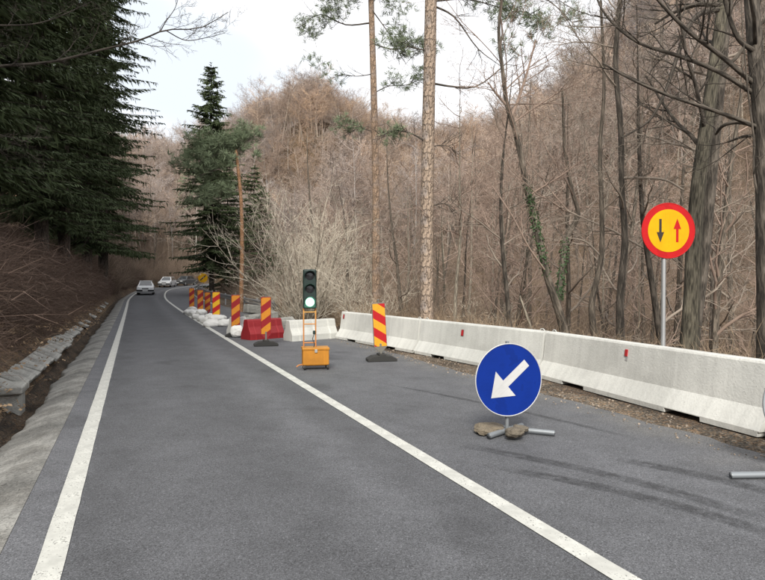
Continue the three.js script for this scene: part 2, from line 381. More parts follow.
{ // lining slabs on the far side of the ditch: each broken piece on its own
  const ditch = structure('ditch', pathStrip(-6, 85, s => s < 40 ? 0.3 : 0.8, [-3.80, -3.88, -4.0, -4.15, -4.3, -4.42], (s, o) => {
    const f = fbm(o * 3, s * 1.1, 33), f2 = fbm(o * 9, s * 5, 34);
    return { y: -0.50 + f * .06 + f2 * .03 + (o < -4.25 ? 0.10 : 0), c: [0.15 * (1 + f), 0.115 * (1 + f), 0.085 * (1 + f)] };
  }), M.ground);
  const rng = rngOf(91);
  const variants = [0, 1, 2, 3].map(n => {
    const g = new RoundedBoxGeometry(0.5, 0.09, 0.5, 3, 0.02), p = g.attributes.position;
    for (let i = 0; i < p.count; i++) { const x = p.getX(i), y = p.getY(i), z = p.getZ(i); p.setXYZ(i, x + nz(x * 5 + n * 9, z * 5, y) * .05, y + nz(x * 4, z * 4, n * 5 + 2) * .03, z + nz(z * 5, x * 5, n * 3) * .05); }
    g.computeVertexNormals(); return g;
  });
  for (let s = 11.5, i = 0; s < 52;) {
    const L = 0.42 + rng() * 0.5; s += L;
    if (s > 25.5 && rng() < 0.4) { s += 0.9; continue; }
    const p = onPath(s - L / 2, -4.52 + (rng() - .5) * .07 - (s > 22 ? .1 : 0)), m = part('slab', variants[i++ % 4], M.slab, ditch);
    m.scale.set(0.9 + rng() * .25, 1, L / 0.5 * 0.97); m.position.set(p.x, p.y - 0.10 + (rng() - .5) * .02, p.z);
    m.rotation.set((rng() - .5) * .04, (rng() - .5) * .08, -0.42 + (rng() - .5) * .06, 'YZX');
  }
}
{ // culvert headwall in the ditch
  const t = thing('culvert_headwall', 'pale concrete headwall block crossing the ditch below the bank', 'headwall', [-2.40, 0.0, -11.2]);
  const g = new RoundedBoxGeometry(1.45, 0.78, 0.5, 4, 0.05); g.translate(0, -0.50, 0); part('wall', g, M.slab, t);
  const g2 = new RoundedBoxGeometry(1.55, 0.13, 0.66, 4, 0.035); g2.translate(0, -0.045, 0); part('cap', g2, M.slab, t);
}
{ // gravel shoulder under the barriers
  const offs = []; for (let o = 3.02; o < 4.85; o += 0.12) offs.push(o);
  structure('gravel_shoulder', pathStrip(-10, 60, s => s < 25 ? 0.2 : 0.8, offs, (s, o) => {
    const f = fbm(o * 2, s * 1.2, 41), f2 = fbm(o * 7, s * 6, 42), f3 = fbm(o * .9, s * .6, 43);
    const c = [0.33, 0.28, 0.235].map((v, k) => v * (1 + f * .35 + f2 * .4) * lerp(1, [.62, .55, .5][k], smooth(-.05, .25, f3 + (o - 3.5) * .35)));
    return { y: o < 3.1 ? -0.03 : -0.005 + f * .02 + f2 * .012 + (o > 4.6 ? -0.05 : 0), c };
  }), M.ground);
  const rng = rngOf(101), pg = new THREE.IcosahedronGeometry(0.016, 0), N = 1300;
  const peb = new THREE.InstancedMesh(pg, std(col(0.26, 0.22, 0.185), { roughness: 1 }), N); peb.name = 'gravel'; peb.userData = { kind: 'stuff', label: 'loose gravel and grit along the foot of the barriers', category: 'gravel' };
  const m = new THREE.Matrix4(), q = new THREE.Quaternion(), e = new THREE.Euler();
  for (let i = 0; i < N; i++) {
    const s = 2 + rng() * 20, o = 2.75 + Math.abs(rng() + rng() - 1) * 0.2 + rng() * .8, sc = 0.3 + rng() * rng() * 1.5;
    m.compose(V(X0 + o, 0.006, -s), q.setFromEuler(e.set(rng() * 6, rng() * 6, rng() * 6)), V(sc, sc * .7, sc)); peb.setMatrixAt(i, m);
    const v = 0.5 + rng() * 0.8; peb.setColorAt(i, col(v, v * .97, v * .93));
  }
  scene.add(peb);
}
// ------------------------------------------------------------ concrete barriers
function barrierGeo(L) {
  const prof = (y) => y < 0.075 ? 0.30 : y < 0.30 ? lerp(0.30, 0.145, (y - 0.075) / 0.225) : lerp(0.145, 0.085, (y - 0.30) / 0.50);
  const shape = (y0, y1, topR) => {
    const s = new THREE.Shape(), ys = [y0, ...[0.075, 0.30].filter(v => v > y0 && v < y1), y1];
    const right = ys.map(y => [prof(y), y]); 
    if (topR) { right.pop(); right.push([prof(y1 - .03), y1 - .03], [prof(y1) - .012, y1 - .006], [prof(y1) - .03, y1]); }
    s.moveTo(-right[0][0], right[0][1]);
    s.lineTo(...right[0]); right.slice(1).forEach(p => s.lineTo(...p)); right.slice().reverse().forEach(p => s.lineTo(-p[0], p[1])); return s;
  };
  const ext = (sh, len, z0) => { const g = new THREE.ExtrudeGeometry(sh, { depth: len, bevelEnabled: false, steps: 1 }); g.translate(0, 0, z0); return g; };
  const list = [ext(shape(0.065, 0.80, true), L, -L / 2)];
  const cuts = [[0.18, 0.31], [0.69, 0.82]]; let a = 0.012; // two drain notches under the foot
  for (const [c0, c1] of [...cuts, [0.995, 1]]) { list.push(ext(shape(0.012, 0.065, false), (c0 - a) * L, -L / 2 + a * L)); a = c1; }
  const g = merged(list), p = g.attributes.position, nrm = g.attributes.normal, uv = g.attributes.uv;
  for (let i = 0; i < p.count; i++) { const u = p.getZ(i), v = Math.abs(nrm.getZ(i)) > .7 ? p.getX(i) : p.getY(i) * 1.1 + (p.getX(i) > 0 ? 1.3 : 0); uv.setXY(i, u, v); }
  return g;
}
M.reflector = std(col(0.42, 0.025, 0.03), { roughness: 0.35 });
M.reflectorBack = std(col(0.34, 0.33, 0.33), { roughness: 0.6 });
M.rust = std(col(0.20, 0.085, 0.04), { roughness: 1 });
function barrier(x0, z0, x1, z1, label, opt = {}) {
  const L = Math.hypot(x1 - x0, z1 - z0), turn = Math.atan2(x0 - x1, z0 - z1);
  const t = thing('concrete_barrier', label, 'barrier', [(x0 + x1) / 2, 0.0, (z0 + z1) / 2], turn, 'concrete barriers along the closed lane');
  const b = part('body', barrierGeo(L - 0.03), opt.mat || M.barrier, t);
  for (const e of [-1, 1]) { // lifting loops near both ends
    const c = new GB(), pts = []; for (let k = 0; k <= 8; k++) { const a = Math.PI * k / 8; pts.push(V(0, 0.79 + Math.sin(a) * 0.045, e * (L / 2 - 0.14) + Math.cos(a) * 0.06)); }
    c.tube(pts, pts.map(() => 0.009), 6); part('lifting_loop', c.geo(), M.barrier, t);
  }
  for (const [zz, yy, w, h, broken] of opt.refl || []) {
    const face = -lerp(0.145, 0.085, (yy - 0.30) / 0.50) - 0.008, tilt = -Math.atan2(0.06, 0.5);
    const r = part('reflector', box(0.014, h, w, 0, 0, 0, .004), M.reflector, t); r.position.set(face, yy, zz); r.rotation.z = tilt;
    if (broken) { const s = part('reflector_backing', box(0.008, 0.07, w * .9, 0, 0, 0, .003), M.reflectorBack, t); s.position.set(face - .003, yy - h / 2 - .03, zz + .012); s.rotation.set(0.15, 0, tilt); }
    else { const s = part('reflector_backing', box(0.010, h * 1.12, w * 1.12, 0, 0, 0, .003), M.rubber, t); s.position.set(face + .004, yy, zz); s.rotation.z = tilt; }
  }
  return t;
}
M.barrierB = M.barrier.clone(); M.barrierB.color = col(0.78, 0.78, 0.77);
const BW = 0.30; // half width of the foot
barrier(6.02 + BW, -0.05, 6.10 + BW, -4.25, 'concrete barrier whose end stands behind the back of the round grey sign');
barrier(6.11 + BW, -4.29, 6.46 + BW, -8.62, 'concrete barrier below the yellow round sign, with a torn red reflector', { refl: [[-0.10, 0.655, 0.055, 0.10, true]], mat: M.barrierB });
barrier(6.45 + BW, -8.66, 6.02 + BW, -12.7, 'concrete barrier behind the blue arrow sign, with a small dark red reflector', { refl: [[-0.35, 0.60, 0.075, 0.12, false]] });
barrier(6.01 + BW, -12.74, 5.50 + BW, -17.0, 'concrete barrier behind the leaning delineator, its end beside white plastic barrier', { refl: [[-1.95, 0.66, 0.07, 0.12, false]], mat: M.barrierB });

// ------------------------------------------------------------ plastic barriers across the closed lane
M.plasticWhite = std(col(0.74, 0.74, 0.72), { roughness: 0.55, map: barrierMap });
M.plasticRed = std(col(0.38, 0.022, 0.03), { roughness: 0.5, map: barrierMap });
M.plasticGrey = std(col(0.55, 0.55, 0.53), { roughness: 0.6 });
function plasticBarrier(x, z, turn, w, mat, label) {
  const t = thing('plastic_barrier', label, 'barrier', [x, 0.0, z], turn, 'water filled plastic barriers');
  const sh = new THREE.Shape(); const pr = [[-.24, .0], [.24, .0], [.24, .16], [.13, .36], [.09, .54], [.07, .57], [-.07, .57], [-.09, .54], [-.13, .36], [-.24, .16]];
  pr.forEach((p, i) => i ? sh.lineTo(...p) : sh.moveTo(...p));
  const ext = (s, l, z0) => { const g = new THREE.ExtrudeGeometry(s, { depth: l - .03, bevelEnabled: true, bevelSize: .015, bevelThickness: .015, bevelSegments: 2 }); g.translate(0, 0, z0 + .015); g.rotateY(Math.PI / 2); return g; };
  part('shell', ext(sh, w, -w / 2), mat, t);
  for (const k of [-.33, 0, .33]) { const g = ext(sh, 0.07, 0); g.scale(1, 1.0, 1.06); g.translate(k * w - .035, 0.003, 0); part('rib', g, mat, t); }
  part('coupling', cyl(.035, .035, .50, w / 2 + .01, .27, 0, 12), mat, t);
  part('filler_cap', cyl(.05, .05, .025, w * .16, .585, 0, 16), M.rubber, t);
  return t;
}
plasticBarrier(3.55, -17.9, 0.42, 1.22, M.plasticRed, 'red plastic barrier behind a striped delineator board');
plasticBarrier(4.80, -17.08, 0.30, 1.58, M.plasticWhite, 'white plastic barrier behind the traffic light');
plasticBarrier(3.02, -19.25, 0.5, 0.5, M.plasticGrey, 'short pale plastic barrier end beside the red plastic barrier');

// ------------------------------------------------------------ delineator boards
function stripeTex(dir, red, yel) {
  const c = document.createElement('canvas'); c.width = 128; c.height = 512; const x = c.getContext('2d');
  x.fillStyle = yel; x.fillRect(0, 0, 128, 512); x.fillStyle = red;
  for (let k = -1; k < 4; k++) {
    const y = k * 206 + (dir > 0 ? 70 : 30), a = dir > 0 ? 0 : 100, b = dir > 0 ? 100 : 0;
    x.beginPath(); x.moveTo(0, y + a); x.lineTo(128, y + b); x.lineTo(128, y + b + 103); x.lineTo(0, y + a + 103); x.fill();
  }
  const r = rngOf(7 + dir); x.fillStyle = 'rgba(70,50,35,0.16)';
  for (let i = 0; i < 260; i++) { const w = 1 + r() * 7; x.fillRect(r() * 128, r() * 512, w, w * (.5 + r())); }
  const t = new THREE.CanvasTexture(c); t.colorSpace = THREE.SRGBColorSpace; return t;
}
const faceMats = {
  rising: std(0xffffff, { map: stripeTex(-1, '#8f1119', '#c8801c'), roughness: 0.45 }),  // boards standing in shade: the shade is painted into darker stripe colours
  bright: std(0xffffff, { map: stripeTex(-1, '#c0141c', '#f0ba20'), roughness: 0.4 }),  // same stripes, with dappled sun on the board painted in as lighter colours
  falling: std(0xffffff, { map: stripeTex(1, '#b01018', '#d99a22'), roughness: 0.4 }),
};
M.boardBack = std(col(0.16, 0.15, 0.13), { roughness: 0.7 });
M.boardRed = std(col(0.25, 0.012, 0.018), { roughness: 0.5 });
const footShape = (() => { const s = new THREE.Shape(); [[-.30, 0], [.30, 0], [.30, .035], [.19, .09], [.06, .10], [.06, .13], [-.06, .13], [-.06, .10], [-.19, .09], [-.30, .035]].forEach((p, i) => i ? s.lineTo(...p) : s.moveTo(...p)); return s; })();
function delineator(x, y, z, turn, face, label, tilt = 0, hgt = 1.0, w = 0.25) {
  const t = thing('delineator_board', label, 'delineator', [x, y, z], turn, 'striped delineator boards');
  const fg = new THREE.ExtrudeGeometry(footShape, { depth: .30, bevelEnabled: true, bevelSize: .012, bevelThickness: .012, bevelSegments: 2 }); fg.translate(0, .012, -.15); 
  part('rubber_foot', fg, M.rubber, t);
  const fr = part('foot_slot', box(.30, .012, .07, 0, .112, .10, .004), M.boardBack, t); fr.rotation.x = .1;
  const post = part('post', box(.045, .30, .045, 0, .22, 0, .006), M.boardBack, t);
  const sh = new THREE.Shape(); const b = .20;
  sh.moveTo(-w / 2, .10); sh.lineTo(-.035, 0); sh.lineTo(.035, 0); sh.lineTo(w / 2, .10); sh.lineTo(w / 2, hgt + .07); sh.quadraticCurveTo(w / 2, hgt + .10, w / 2 - .03, hgt + .10); sh.lineTo(-w / 2 + .03, hgt + .10); sh.quadraticCurveTo(-w / 2, hgt + .10, -w / 2, hgt + .07); sh.closePath();
  const bg = new THREE.ExtrudeGeometry(sh, { depth: .03, bevelEnabled: true, bevelSize: .006, bevelThickness: .006, bevelSegments: 2 }); bg.translate(0, b, -.02);
  const body = part('panel', bg, face === 'falling' ? M.boardBack : M.boardRed, t);
  const fs = new THREE.Shape(); const e = .004; fs.moveTo(-w / 2 + e, .11); fs.lineTo(w / 2 - e, .11); fs.lineTo(w / 2 - e, hgt + .085); fs.lineTo(-w / 2 + e, hgt + .085); fs.closePath();
  const sg = new THREE.ExtrudeGeometry(fs, { depth: .003, bevelEnabled: false }); { const p = sg.attributes.position, uv = sg.attributes.uv; for (let i = 0; i < p.count; i++) uv.setXY(i, (p.getX(i) + w / 2) / w, (p.getY(i) - .1) / hgt); } sg.translate(0, b, .0165);
  const face_ = part('striped_face', sg, faceMats[face], t);
  const knob = part('top_knob', merged([cyl(.022, .022, .05, 0, hgt + b + .125, 0, 12), cyl(.03, .03, .03, 0, hgt + b + .165, 0, 12)]), M.boardBack, t);
  for (const m of [body, face_, knob, post]) m.rotation.z = tilt;
  return t;
}
delineator(4.84, 0, -11.75, -.20, 'falling', 'leaning delineator board with stripes falling rightward, beside concrete barriers', .055, .93, .27);
delineator(3.20, 0, -15.75, -.12, 'rising', 'striped delineator board in dull shade tones on a rubber foot before the red plastic barrier', 0, .98);
delineator(2.88, 0, -18.75, -.10, 'rising', 'striped delineator board in dull shade tones with one white sandbag at its foot', 0, .98);
delineator(2.98, 0, -24.3, -.06, 'bright', 'delineator board in bright sunlit yellow and red, rising from piled sandbags', 0, 1.0, .28);
delineator(3.25, 0.0, -29.8, -.02, 'rising', 'delineator board half hidden behind the bright yellow and red one', 0, .9);
delineator(2.86, 0.0, -29.2, -.10, 'rising', 'delineator board in dull shade tones on sandbags, second from the road bend', 0, 1.02);
delineator(2.85, 0.02, -33.6, -.10, 'rising', 'delineator board in dull shade tones on sandbags, closest to the road bend', 0, 1.05);

// ------------------------------------------------------------ sandbags
M.bag = std(col(0.76, 0.755, 0.735), { roughness: 0.8, bumpMap: concreteBump, bumpScale: 0.02 });
const bagGeos = [0, 1, 2].map(n => {
  const g = new THREE.SphereGeometry(1, 22, 14), p = g.attributes.position;
  for (let i = 0; i < p.count; i++) {
    let x = p.getX(i), y = p.getY(i), z = p.getZ(i);
    const sx = Math.sign(x) * Math.abs(x) ** .75, sz = Math.sign(z) * Math.abs(z) ** .75; const pinch = 1 - .35 * smooth(.75, 1, Math.abs(sx));
    y = Math.max(y, -.62) + .22 * nz(sx * 2.3 + n * 4, sz * 2.3, 2) + .12 * nz(sx * 6 + n, sz * 6, 5);
    p.setXYZ(i, sx * .29 + .03 * nz(y * 3, sz * 3, n), (y + .62) * .105, sz * .19 * pinch + .03 * nz(sx * 3, y * 3, n + 4));
  }
  g.computeVertexNormals(); return g;
});
const bag = (i, x, y, z, turn, sc, label) => { const m = single('sandbag', bagGeos[i % 3], M.bag, label, 'sandbag', 'white sandbags on the delineator feet'); m.position.set(x, y, z); m.rotation.y = turn; m.scale.setScalar(sc); m.scale.y *= 1.25; };
{ const m = single('sandbag', bagGeos[1], M.bag, 'upright white sandbag leaning on a delineator beside the red plastic barrier', 'sandbag', 'white sandbags on the delineator feet'); m.position.set(2.88, 0.17, -18.52); m.rotation.set(1.25, .1, .1); m.scale.set(.7, 1.0, .95); }
{
  const r = rngOf(131), lab = 'white sandbag in the heap between the striped delineator boards';
  const list = [[2.85, 0, -23.9], [3.15, 0, -24.05], [2.95, 0, -24.7], [2.70, 0, -23.45], [3.25, 0, -23.5], [2.95, .17, -23.95], [3.12, .15, -24.4], [2.75, 0, -25.4], [3.0, 0, -26.1], [2.78, 0, -26.9], [2.98, .16, -25.7], [2.8, 0, -27.8], [2.75, 0, -28.7], [2.98, 0, -28.85], [2.86, .17, -28.8], [2.86, 0.0, -29.9], [2.72, .01, -31.2], [2.75, .02, -32.4], [2.7, .02, -33.2], [2.95, .02, -33.3], [2.84, .19, -33.25], [2.85, .03, -34.2]];
  list.forEach(([x, y, z], i) => bag(i, x, y, z, r() * 3.1, .95 + r() * .35, lab));
}

// ------------------------------------------------------------ portable traffic light
{
  const t = thing('traffic_light', 'portable traffic light showing green, on a yellow wheeled battery box', 'traffic light', [3.12, 0, -11.2], -.20);
  M.lightBox = std(col(0.012, 0.028, 0.024), { roughness: 0.45 }); M.yellowBox = std(col(0.62, 0.25, 0.018), { roughness: 0.5, map: barrierMap, bumpMap: concreteBump, bumpScale: 0.002 });
  M.orangeTube = std(col(0.50, 0.19, 0.05), { roughness: 0.6 }); M.lensDark = new THREE.MeshPhysicalMaterial({ color: col(0.015, 0.015, 0.017), roughness: 0.25, clearcoat: .6 });
  M.lensGreen = std(col(0.4, 0.8, 0.6), { emissive: col(0.72, 1.0, 0.86), emissiveIntensity: 1.25, roughness: .3 });
  part('housing', box(.255, .755, .16, 0, 1.535, 0, .03), M.lightBox, t);
  for (let k = 0; k < 3; k++) {
    const y = 1.785 - k * .25, l = part('lens', (() => { const g = new THREE.SphereGeometry(.1, 28, 8, 0, Math.PI * 2, 0, .9); g.rotateX(Math.PI / 2); g.scale(1.14, 1.14, .35); g.translate(0, 0, -.022); return g; })(), k === 2 ? M.lensGreen : M.lensDark, t);
    l.position.set(0, y, .078); l.userData.label = k === 2 ? 'glowing green lens' : 'unlit dark lens';
    const gb = new GB(), pts = [], pts2 = []; // visor hood: curved plate over the lens
    const N = 14; for (let i = 0; i <= N; i++) { const a = lerp(-.35, Math.PI + .35, i / N); pts.push(V(Math.cos(a) * .108, Math.sin(a) * .108, 0)); pts2.push(V(Math.cos(a) * .104, Math.sin(a) * .104, .05 + .06 * Math.max(0, Math.sin(a)))); }
    const rows = [pts, pts2, pts2.map(p => V(p.x * .96, p.y * .96, p.z)), pts.map(p => V(p.x * .96, p.y * .96, p.z))].map(rw => rw.map(p => ({ x: p.x, y: p.y, z: p.z, u: p.x, v: p.y })));
    const v = part('visor', sweepGrid(rows), M.lightBox, l); v.position.set(0, 0, 0);
  }
  for (const sx of [-1, 1]) part('upright', cyl(.014, .014, 1.0, sx * .115, .68, 0, 10), M.orangeTube, t);
  for (const y of [.50, .86, 1.09]) part('cross_bar', (() => { const g = cyl(.011, .011, .23, 0, 0, 0, 8); g.rotateZ(Math.PI / 2); g.translate(0, y, 0); return g; })(), M.orangeTube, t);
  part('control_unit', box(.05, .07, .05, .085, .70, .02, .008), M.lightBox, t);
  part('battery_box', merged([box(.50, .30, .36, .105, .235, .02, .02), box(.52, .05, .38, .105, .395, .02, .015)]), M.yellowBox, t);
  part('latch', box(.05, .06, .012, .105, .36, .215, .004), M.steel, t);
  for (const [sx, sz] of [[-.11, .17], [.33, .17], [-.11, -.14], [.33, -.14]]) { const w = part('wheel', (() => { const g = cyl(.052, .052, .03, 0, 0, 0, 18); g.rotateZ(Math.PI / 2); return g; })(), M.rubber, t); w.position.set(sx, .052, sz); const h = part('hub', (() => { const g = cyl(.02, .02, .036, 0, 0, 0, 12); g.rotateZ(Math.PI / 2); return g; })(), M.steel, w); }
  part('chassis', box(.50, .025, .30, .105, .088, .02, .005), M.orangeTube, t);
  part('drawbar', (() => { const g = new GB(); g.tube([V(-.14, .10, .12), V(-.22, .09, .14), V(-.26, .06, .15)], [.012, .012, .012], 8, true); return g.geo(); })(), M.orangeTube, t);
  const cb = new GB(); cb.tube([V(.085, .67, .03), V(.05, .58, .05), V(.09, .48, .04), V(.07, .41, .04)], [.007, .007, .007, .007], 6); part('cable', cb.geo(), M.rubber, t);
  const pl = new THREE.PointLight(col(0.35, 1, 0.65), 0.25, 6); pl.position.set(0, 1.285, .22); pl.castShadow = true; t.add(pl); pl.name = 'green_glow';
}

// ------------------------------------------------------------ round signs
const gm1 = tileNoise(512, 512, [5, 5], 71, 6), gm2 = tileNoise(512, 512, [60, 5], 73, 3);
const grimeMap = dataTex(512, 512, (i, j) => { const k = j * 512 + i, v = 0.93 + (gm1[k] - .5) * .16 - (gm2[k] > .7 ? .02 : 0) - (gm1[k] > .66 ? .08 : 0); return [v, v * .99, v * .97]; }, [1, 1]);
function discGeo(r, th) { const g = new THREE.CylinderGeometry(r, r, th, 64); g.rotateX(Math.PI / 2); return g; }
function rimGeo(r, tube) { return new THREE.TorusGeometry(r, tube, 8, 72); }
const sheet = (c, o = {}) => new THREE.MeshPhysicalMaterial({ color: c, specularIntensity: .35, ...o });
M.signBlue = sheet(col(0.002, 0.028, 0.27), { roughness: 0.6, map: grimeMap }); M.signWhite = std(col(0.62, 0.63, 0.66), { roughness: 0.5, map: grimeMap });
M.signRed = sheet(col(0.56, 0.016, 0.02), { roughness: 0.5, map: grimeMap }); M.signYellow = sheet(col(0.82, 0.44, 0.006), { roughness: 0.5, map: grimeMap }); M.signBlack = std(col(0.03, 0.022, 0.015), { roughness: 0.5 });
M.signBack = std(col(0.33, 0.35, 0.37), { roughness: 0.5 });
function flat(shape, d = .003) { return new THREE.ExtrudeGeometry(shape, { depth: d, bevelEnabled: false, curveSegments: 48 }); }
function arrowShape(len, sw, hw, hl) { const s = new THREE.Shape(); [[-sw / 2, -len / 2], [sw / 2, -len / 2], [sw / 2, len / 2 - hl], [hw / 2, len / 2 - hl], [0, len / 2], [-hw / 2, len / 2 - hl], [-sw / 2, len / 2 - hl]].forEach((p, i) => i ? s.lineTo(...p) : s.moveTo(...p)); return s; }
function pipeGeo(a, b, r) { const g = new GB(); const A = V(...a), B = V(...b), d = B.clone().sub(A), C = A.clone().addScaledVector(d, .02), E = A.clone().addScaledVector(d, .06); g.tube([E, A, A, B, B, B.clone().addScaledVector(d, -.06)], [r * .78, r * .78, r, r, r * .78, r * .78], 16); return g.geo(); }
const stand = (t) => {
  part('post', cyl(.022, .022, .98, 0, .52, -.035, 16), M.pipe, t);
};
{
  const t = thing('arrow_sign', 'round blue sign with a white arrow pointing down left, on a pipe stand', 'sign', [3.70, 0, -5.40], -.13);
  const d = .385;
  const plate = part('disc', discGeo(d, .006), M.signBlue, t); plate.position.set(0, .615, 0);
  const rim = part('rim', rimGeo(d, .006), M.signWhite, t); rim.position.set(0, .615, 0); rim.scale.z = 1.6; rim.userData.label = 'thin pale rim';
  const ar = part('arrow', flat(arrowShape(.555, .088, .35, .225)), M.signWhite, t); ar.position.set(.0, .61, .0035); ar.rotation.z = Math.PI - .86; 
  part('post', cyl(.020, .020, .97, 0, .54, -.04, 16), M.pipe, t);
  part('clamp', box(.10, .03, .03, 0, .80, -.034, .005), M.pipe, t); part('clamp', box(.10, .03, .03, 0, .43, -.03, .005), M.pipe, t);
  part('foot_pipe', pipeGeo([-.22, .033, .10], [.20, .033, -.40], .030), M.pipe, t);
  part('foot_pipe', pipeGeo([.50, .032, -.08], [-.30, .034, -.36], .028), M.pipe, t);
  for (const m of t.children) { if (['disc', 'rim', 'arrow'].includes(m.name)) m.rotation.x = -.03; if (m.name === 'foot_pipe') m.rotation.y = -.34; }
}
{
  const t = thing('reversed_sign', 'round sign on a pipe stand turned away, grey back by the barrier', 'sign', [5.37, 0, -3.32], Math.PI - .62);
  const plate = part('disc', discGeo(.385, .006), M.signBack, t); plate.position.set(0, .605, 0);
  const rim = part('rim', rimGeo(.385, .007), M.signBack, t); rim.position.set(0, .605, 0); rim.scale.z = 1.8;
  part('post', cyl(.020, .020, .97, 0, .54, -.03, 16), M.pipe, t);
  part('clamp', box(.10, .03, .045, 0, .80, -.025, .005), M.pipe, t);
  const g = pipeGeo([4.64 - 5.37, .031, -3.53 + 3.32], [.45, .031, .22], .028); const m = part('foot_pipe', g, M.pipe, t); m.rotation.y = -(Math.PI - .62);
  const m2 = part('foot_pipe', pipeGeo([.1, .03, -.42], [-.02, .03, .42], .028), M.pipe, t); m2.rotation.y = -(Math.PI - .62); m2.position.x = 0.02;
}
{
  const t = thing('priority_sign', 'yellow round sign with red rim and two opposed arrows above the barrier', 'sign', [6.74, -.4, -6.10], -.32);
  const cx = .02, cy = 2.765;
  part('post', cyl(.030, .030, 3.05, -.025, 1.50, -.035, 20), M.steel, t);
  const back = part('disc', discGeo(.375, .008), M.signRed, t); back.position.set(cx, cy, 0);
  const rim = part('rim', rimGeo(.375, .007), M.signRed, t); rim.position.set(cx, cy, 0);
  const y = part('yellow_field', flat(new THREE.Shape().absarc(0, 0, .292, 0, Math.PI * 2)), M.signYellow, t); y.position.set(cx, cy, .0045);
  const a = part('black_arrow', flat(arrowShape(.32, .034, .105, .14)), M.signBlack, t); a.position.set(cx - .118, cy, .008); a.rotation.z = Math.PI;
  const b = part('red_arrow', flat(arrowShape(.32, .034, .105, .14)), M.signRed, t); b.position.set(cx + .122, cy + .005, .008);
  part('clamp', box(.11, .035, .06, -.015, cy + .18, -.03, .006), M.steel, t); part('clamp', box(.11, .035, .06, -.015, cy - .18, -.03, .006), M.steel, t);
}
{ // far temporary sign at the bend
  const p = onPath(57, 3.15), t = thing('far_road_sign', 'yellow round sign with dark diagonal bar at the road bend', 'sign', [p.x, p.y - .3, p.z], -.05);
  part('post', cyl(.03, .03, 2.4, 0, 1.2, -.03, 12), M.steel, t);
  const d = part('disc', discGeo(.42, .01), M.signYellow, t); d.position.set(.06, 2.15, 0); 
  const bar = new THREE.Shape(); bar.moveTo(-.33, -.05); bar.lineTo(.33, -.05); bar.lineTo(.33, .05); bar.lineTo(-.33, .05); const b = part('diagonal_bar', flat(bar), M.signBlack, t); b.position.set(.06, 2.15, .006); b.rotation.z = .75;
  const lamp = part('warning_lamp', merged([cyl(.09, .09, .06, -.42, 2.2, 0, 16).rotateX(0)]), std(col(0.6, 0.22, 0.02), { roughness: .3 }), t);
  part('lamp_arm', box(.3, .03, .03, -.25, 2.15, -.02, .005), M.steel, t);
}
// stones weighing down the blue sign's stand
function stoneGeo(seed, fl) {
  const g = new THREE.IcosahedronGeometry(1, 4), p = g.attributes.position;
  for (let i = 0; i < p.count; i++) {
    const v = V(p.getX(i), p.getY(i), p.getZ(i)); let k = 1 + .34 * nz(v.x * 1.3 + seed, v.y * 1.3, v.z * 1.3) + .13 * nz(v.x * 4 + seed, v.y * 4, v.z * 4) + .06 * nz(v.x * 9, v.y * 9 + seed, v.z * 9);
    k = Math.round(k * 14) / 14 * .5 + k * .5; p.setXYZ(i, v.x * k, v.y * k * fl, v.z * k);
  }
  g.computeVertexNormals(); return g;
}
M.stoneA = std(col(0.34, 0.285, 0.22), { map: concreteMap, roughness: 1 }); M.stoneB = std(col(0.25, 0.215, 0.175), { map: concreteMap, roughness: 1 });
[[3.62, .045, -5.66, .17, .30, 1, 'flat tan stone slab lying behind the foot of the blue arrow sign', 'A', .2], [3.70, .075, -5.30, .10, .60, 2, 'brown rough stone weighing down the crossed pipes of the blue sign', 'B', 1.2], [3.86, .07, -5.42, .085, .5, 3, 'small grey brown stone right of the blue sign post', 'B', 2.1], [3.52, .04, -5.58, .09, .4, 4, 'small tan stone half under the flat slab', 'A', .6]].forEach(([x, y, z, r, fl, sd, label, m, turn]) => {
  const s = single('stone', stoneGeo(sd * 3.7, fl), m === 'A' ? M.stoneA : M.stoneB, label, 'stone', 'stones at the blue sign'); s.position.set(x, y, z); s.scale.setScalar(r); s.rotation.y = turn;
});

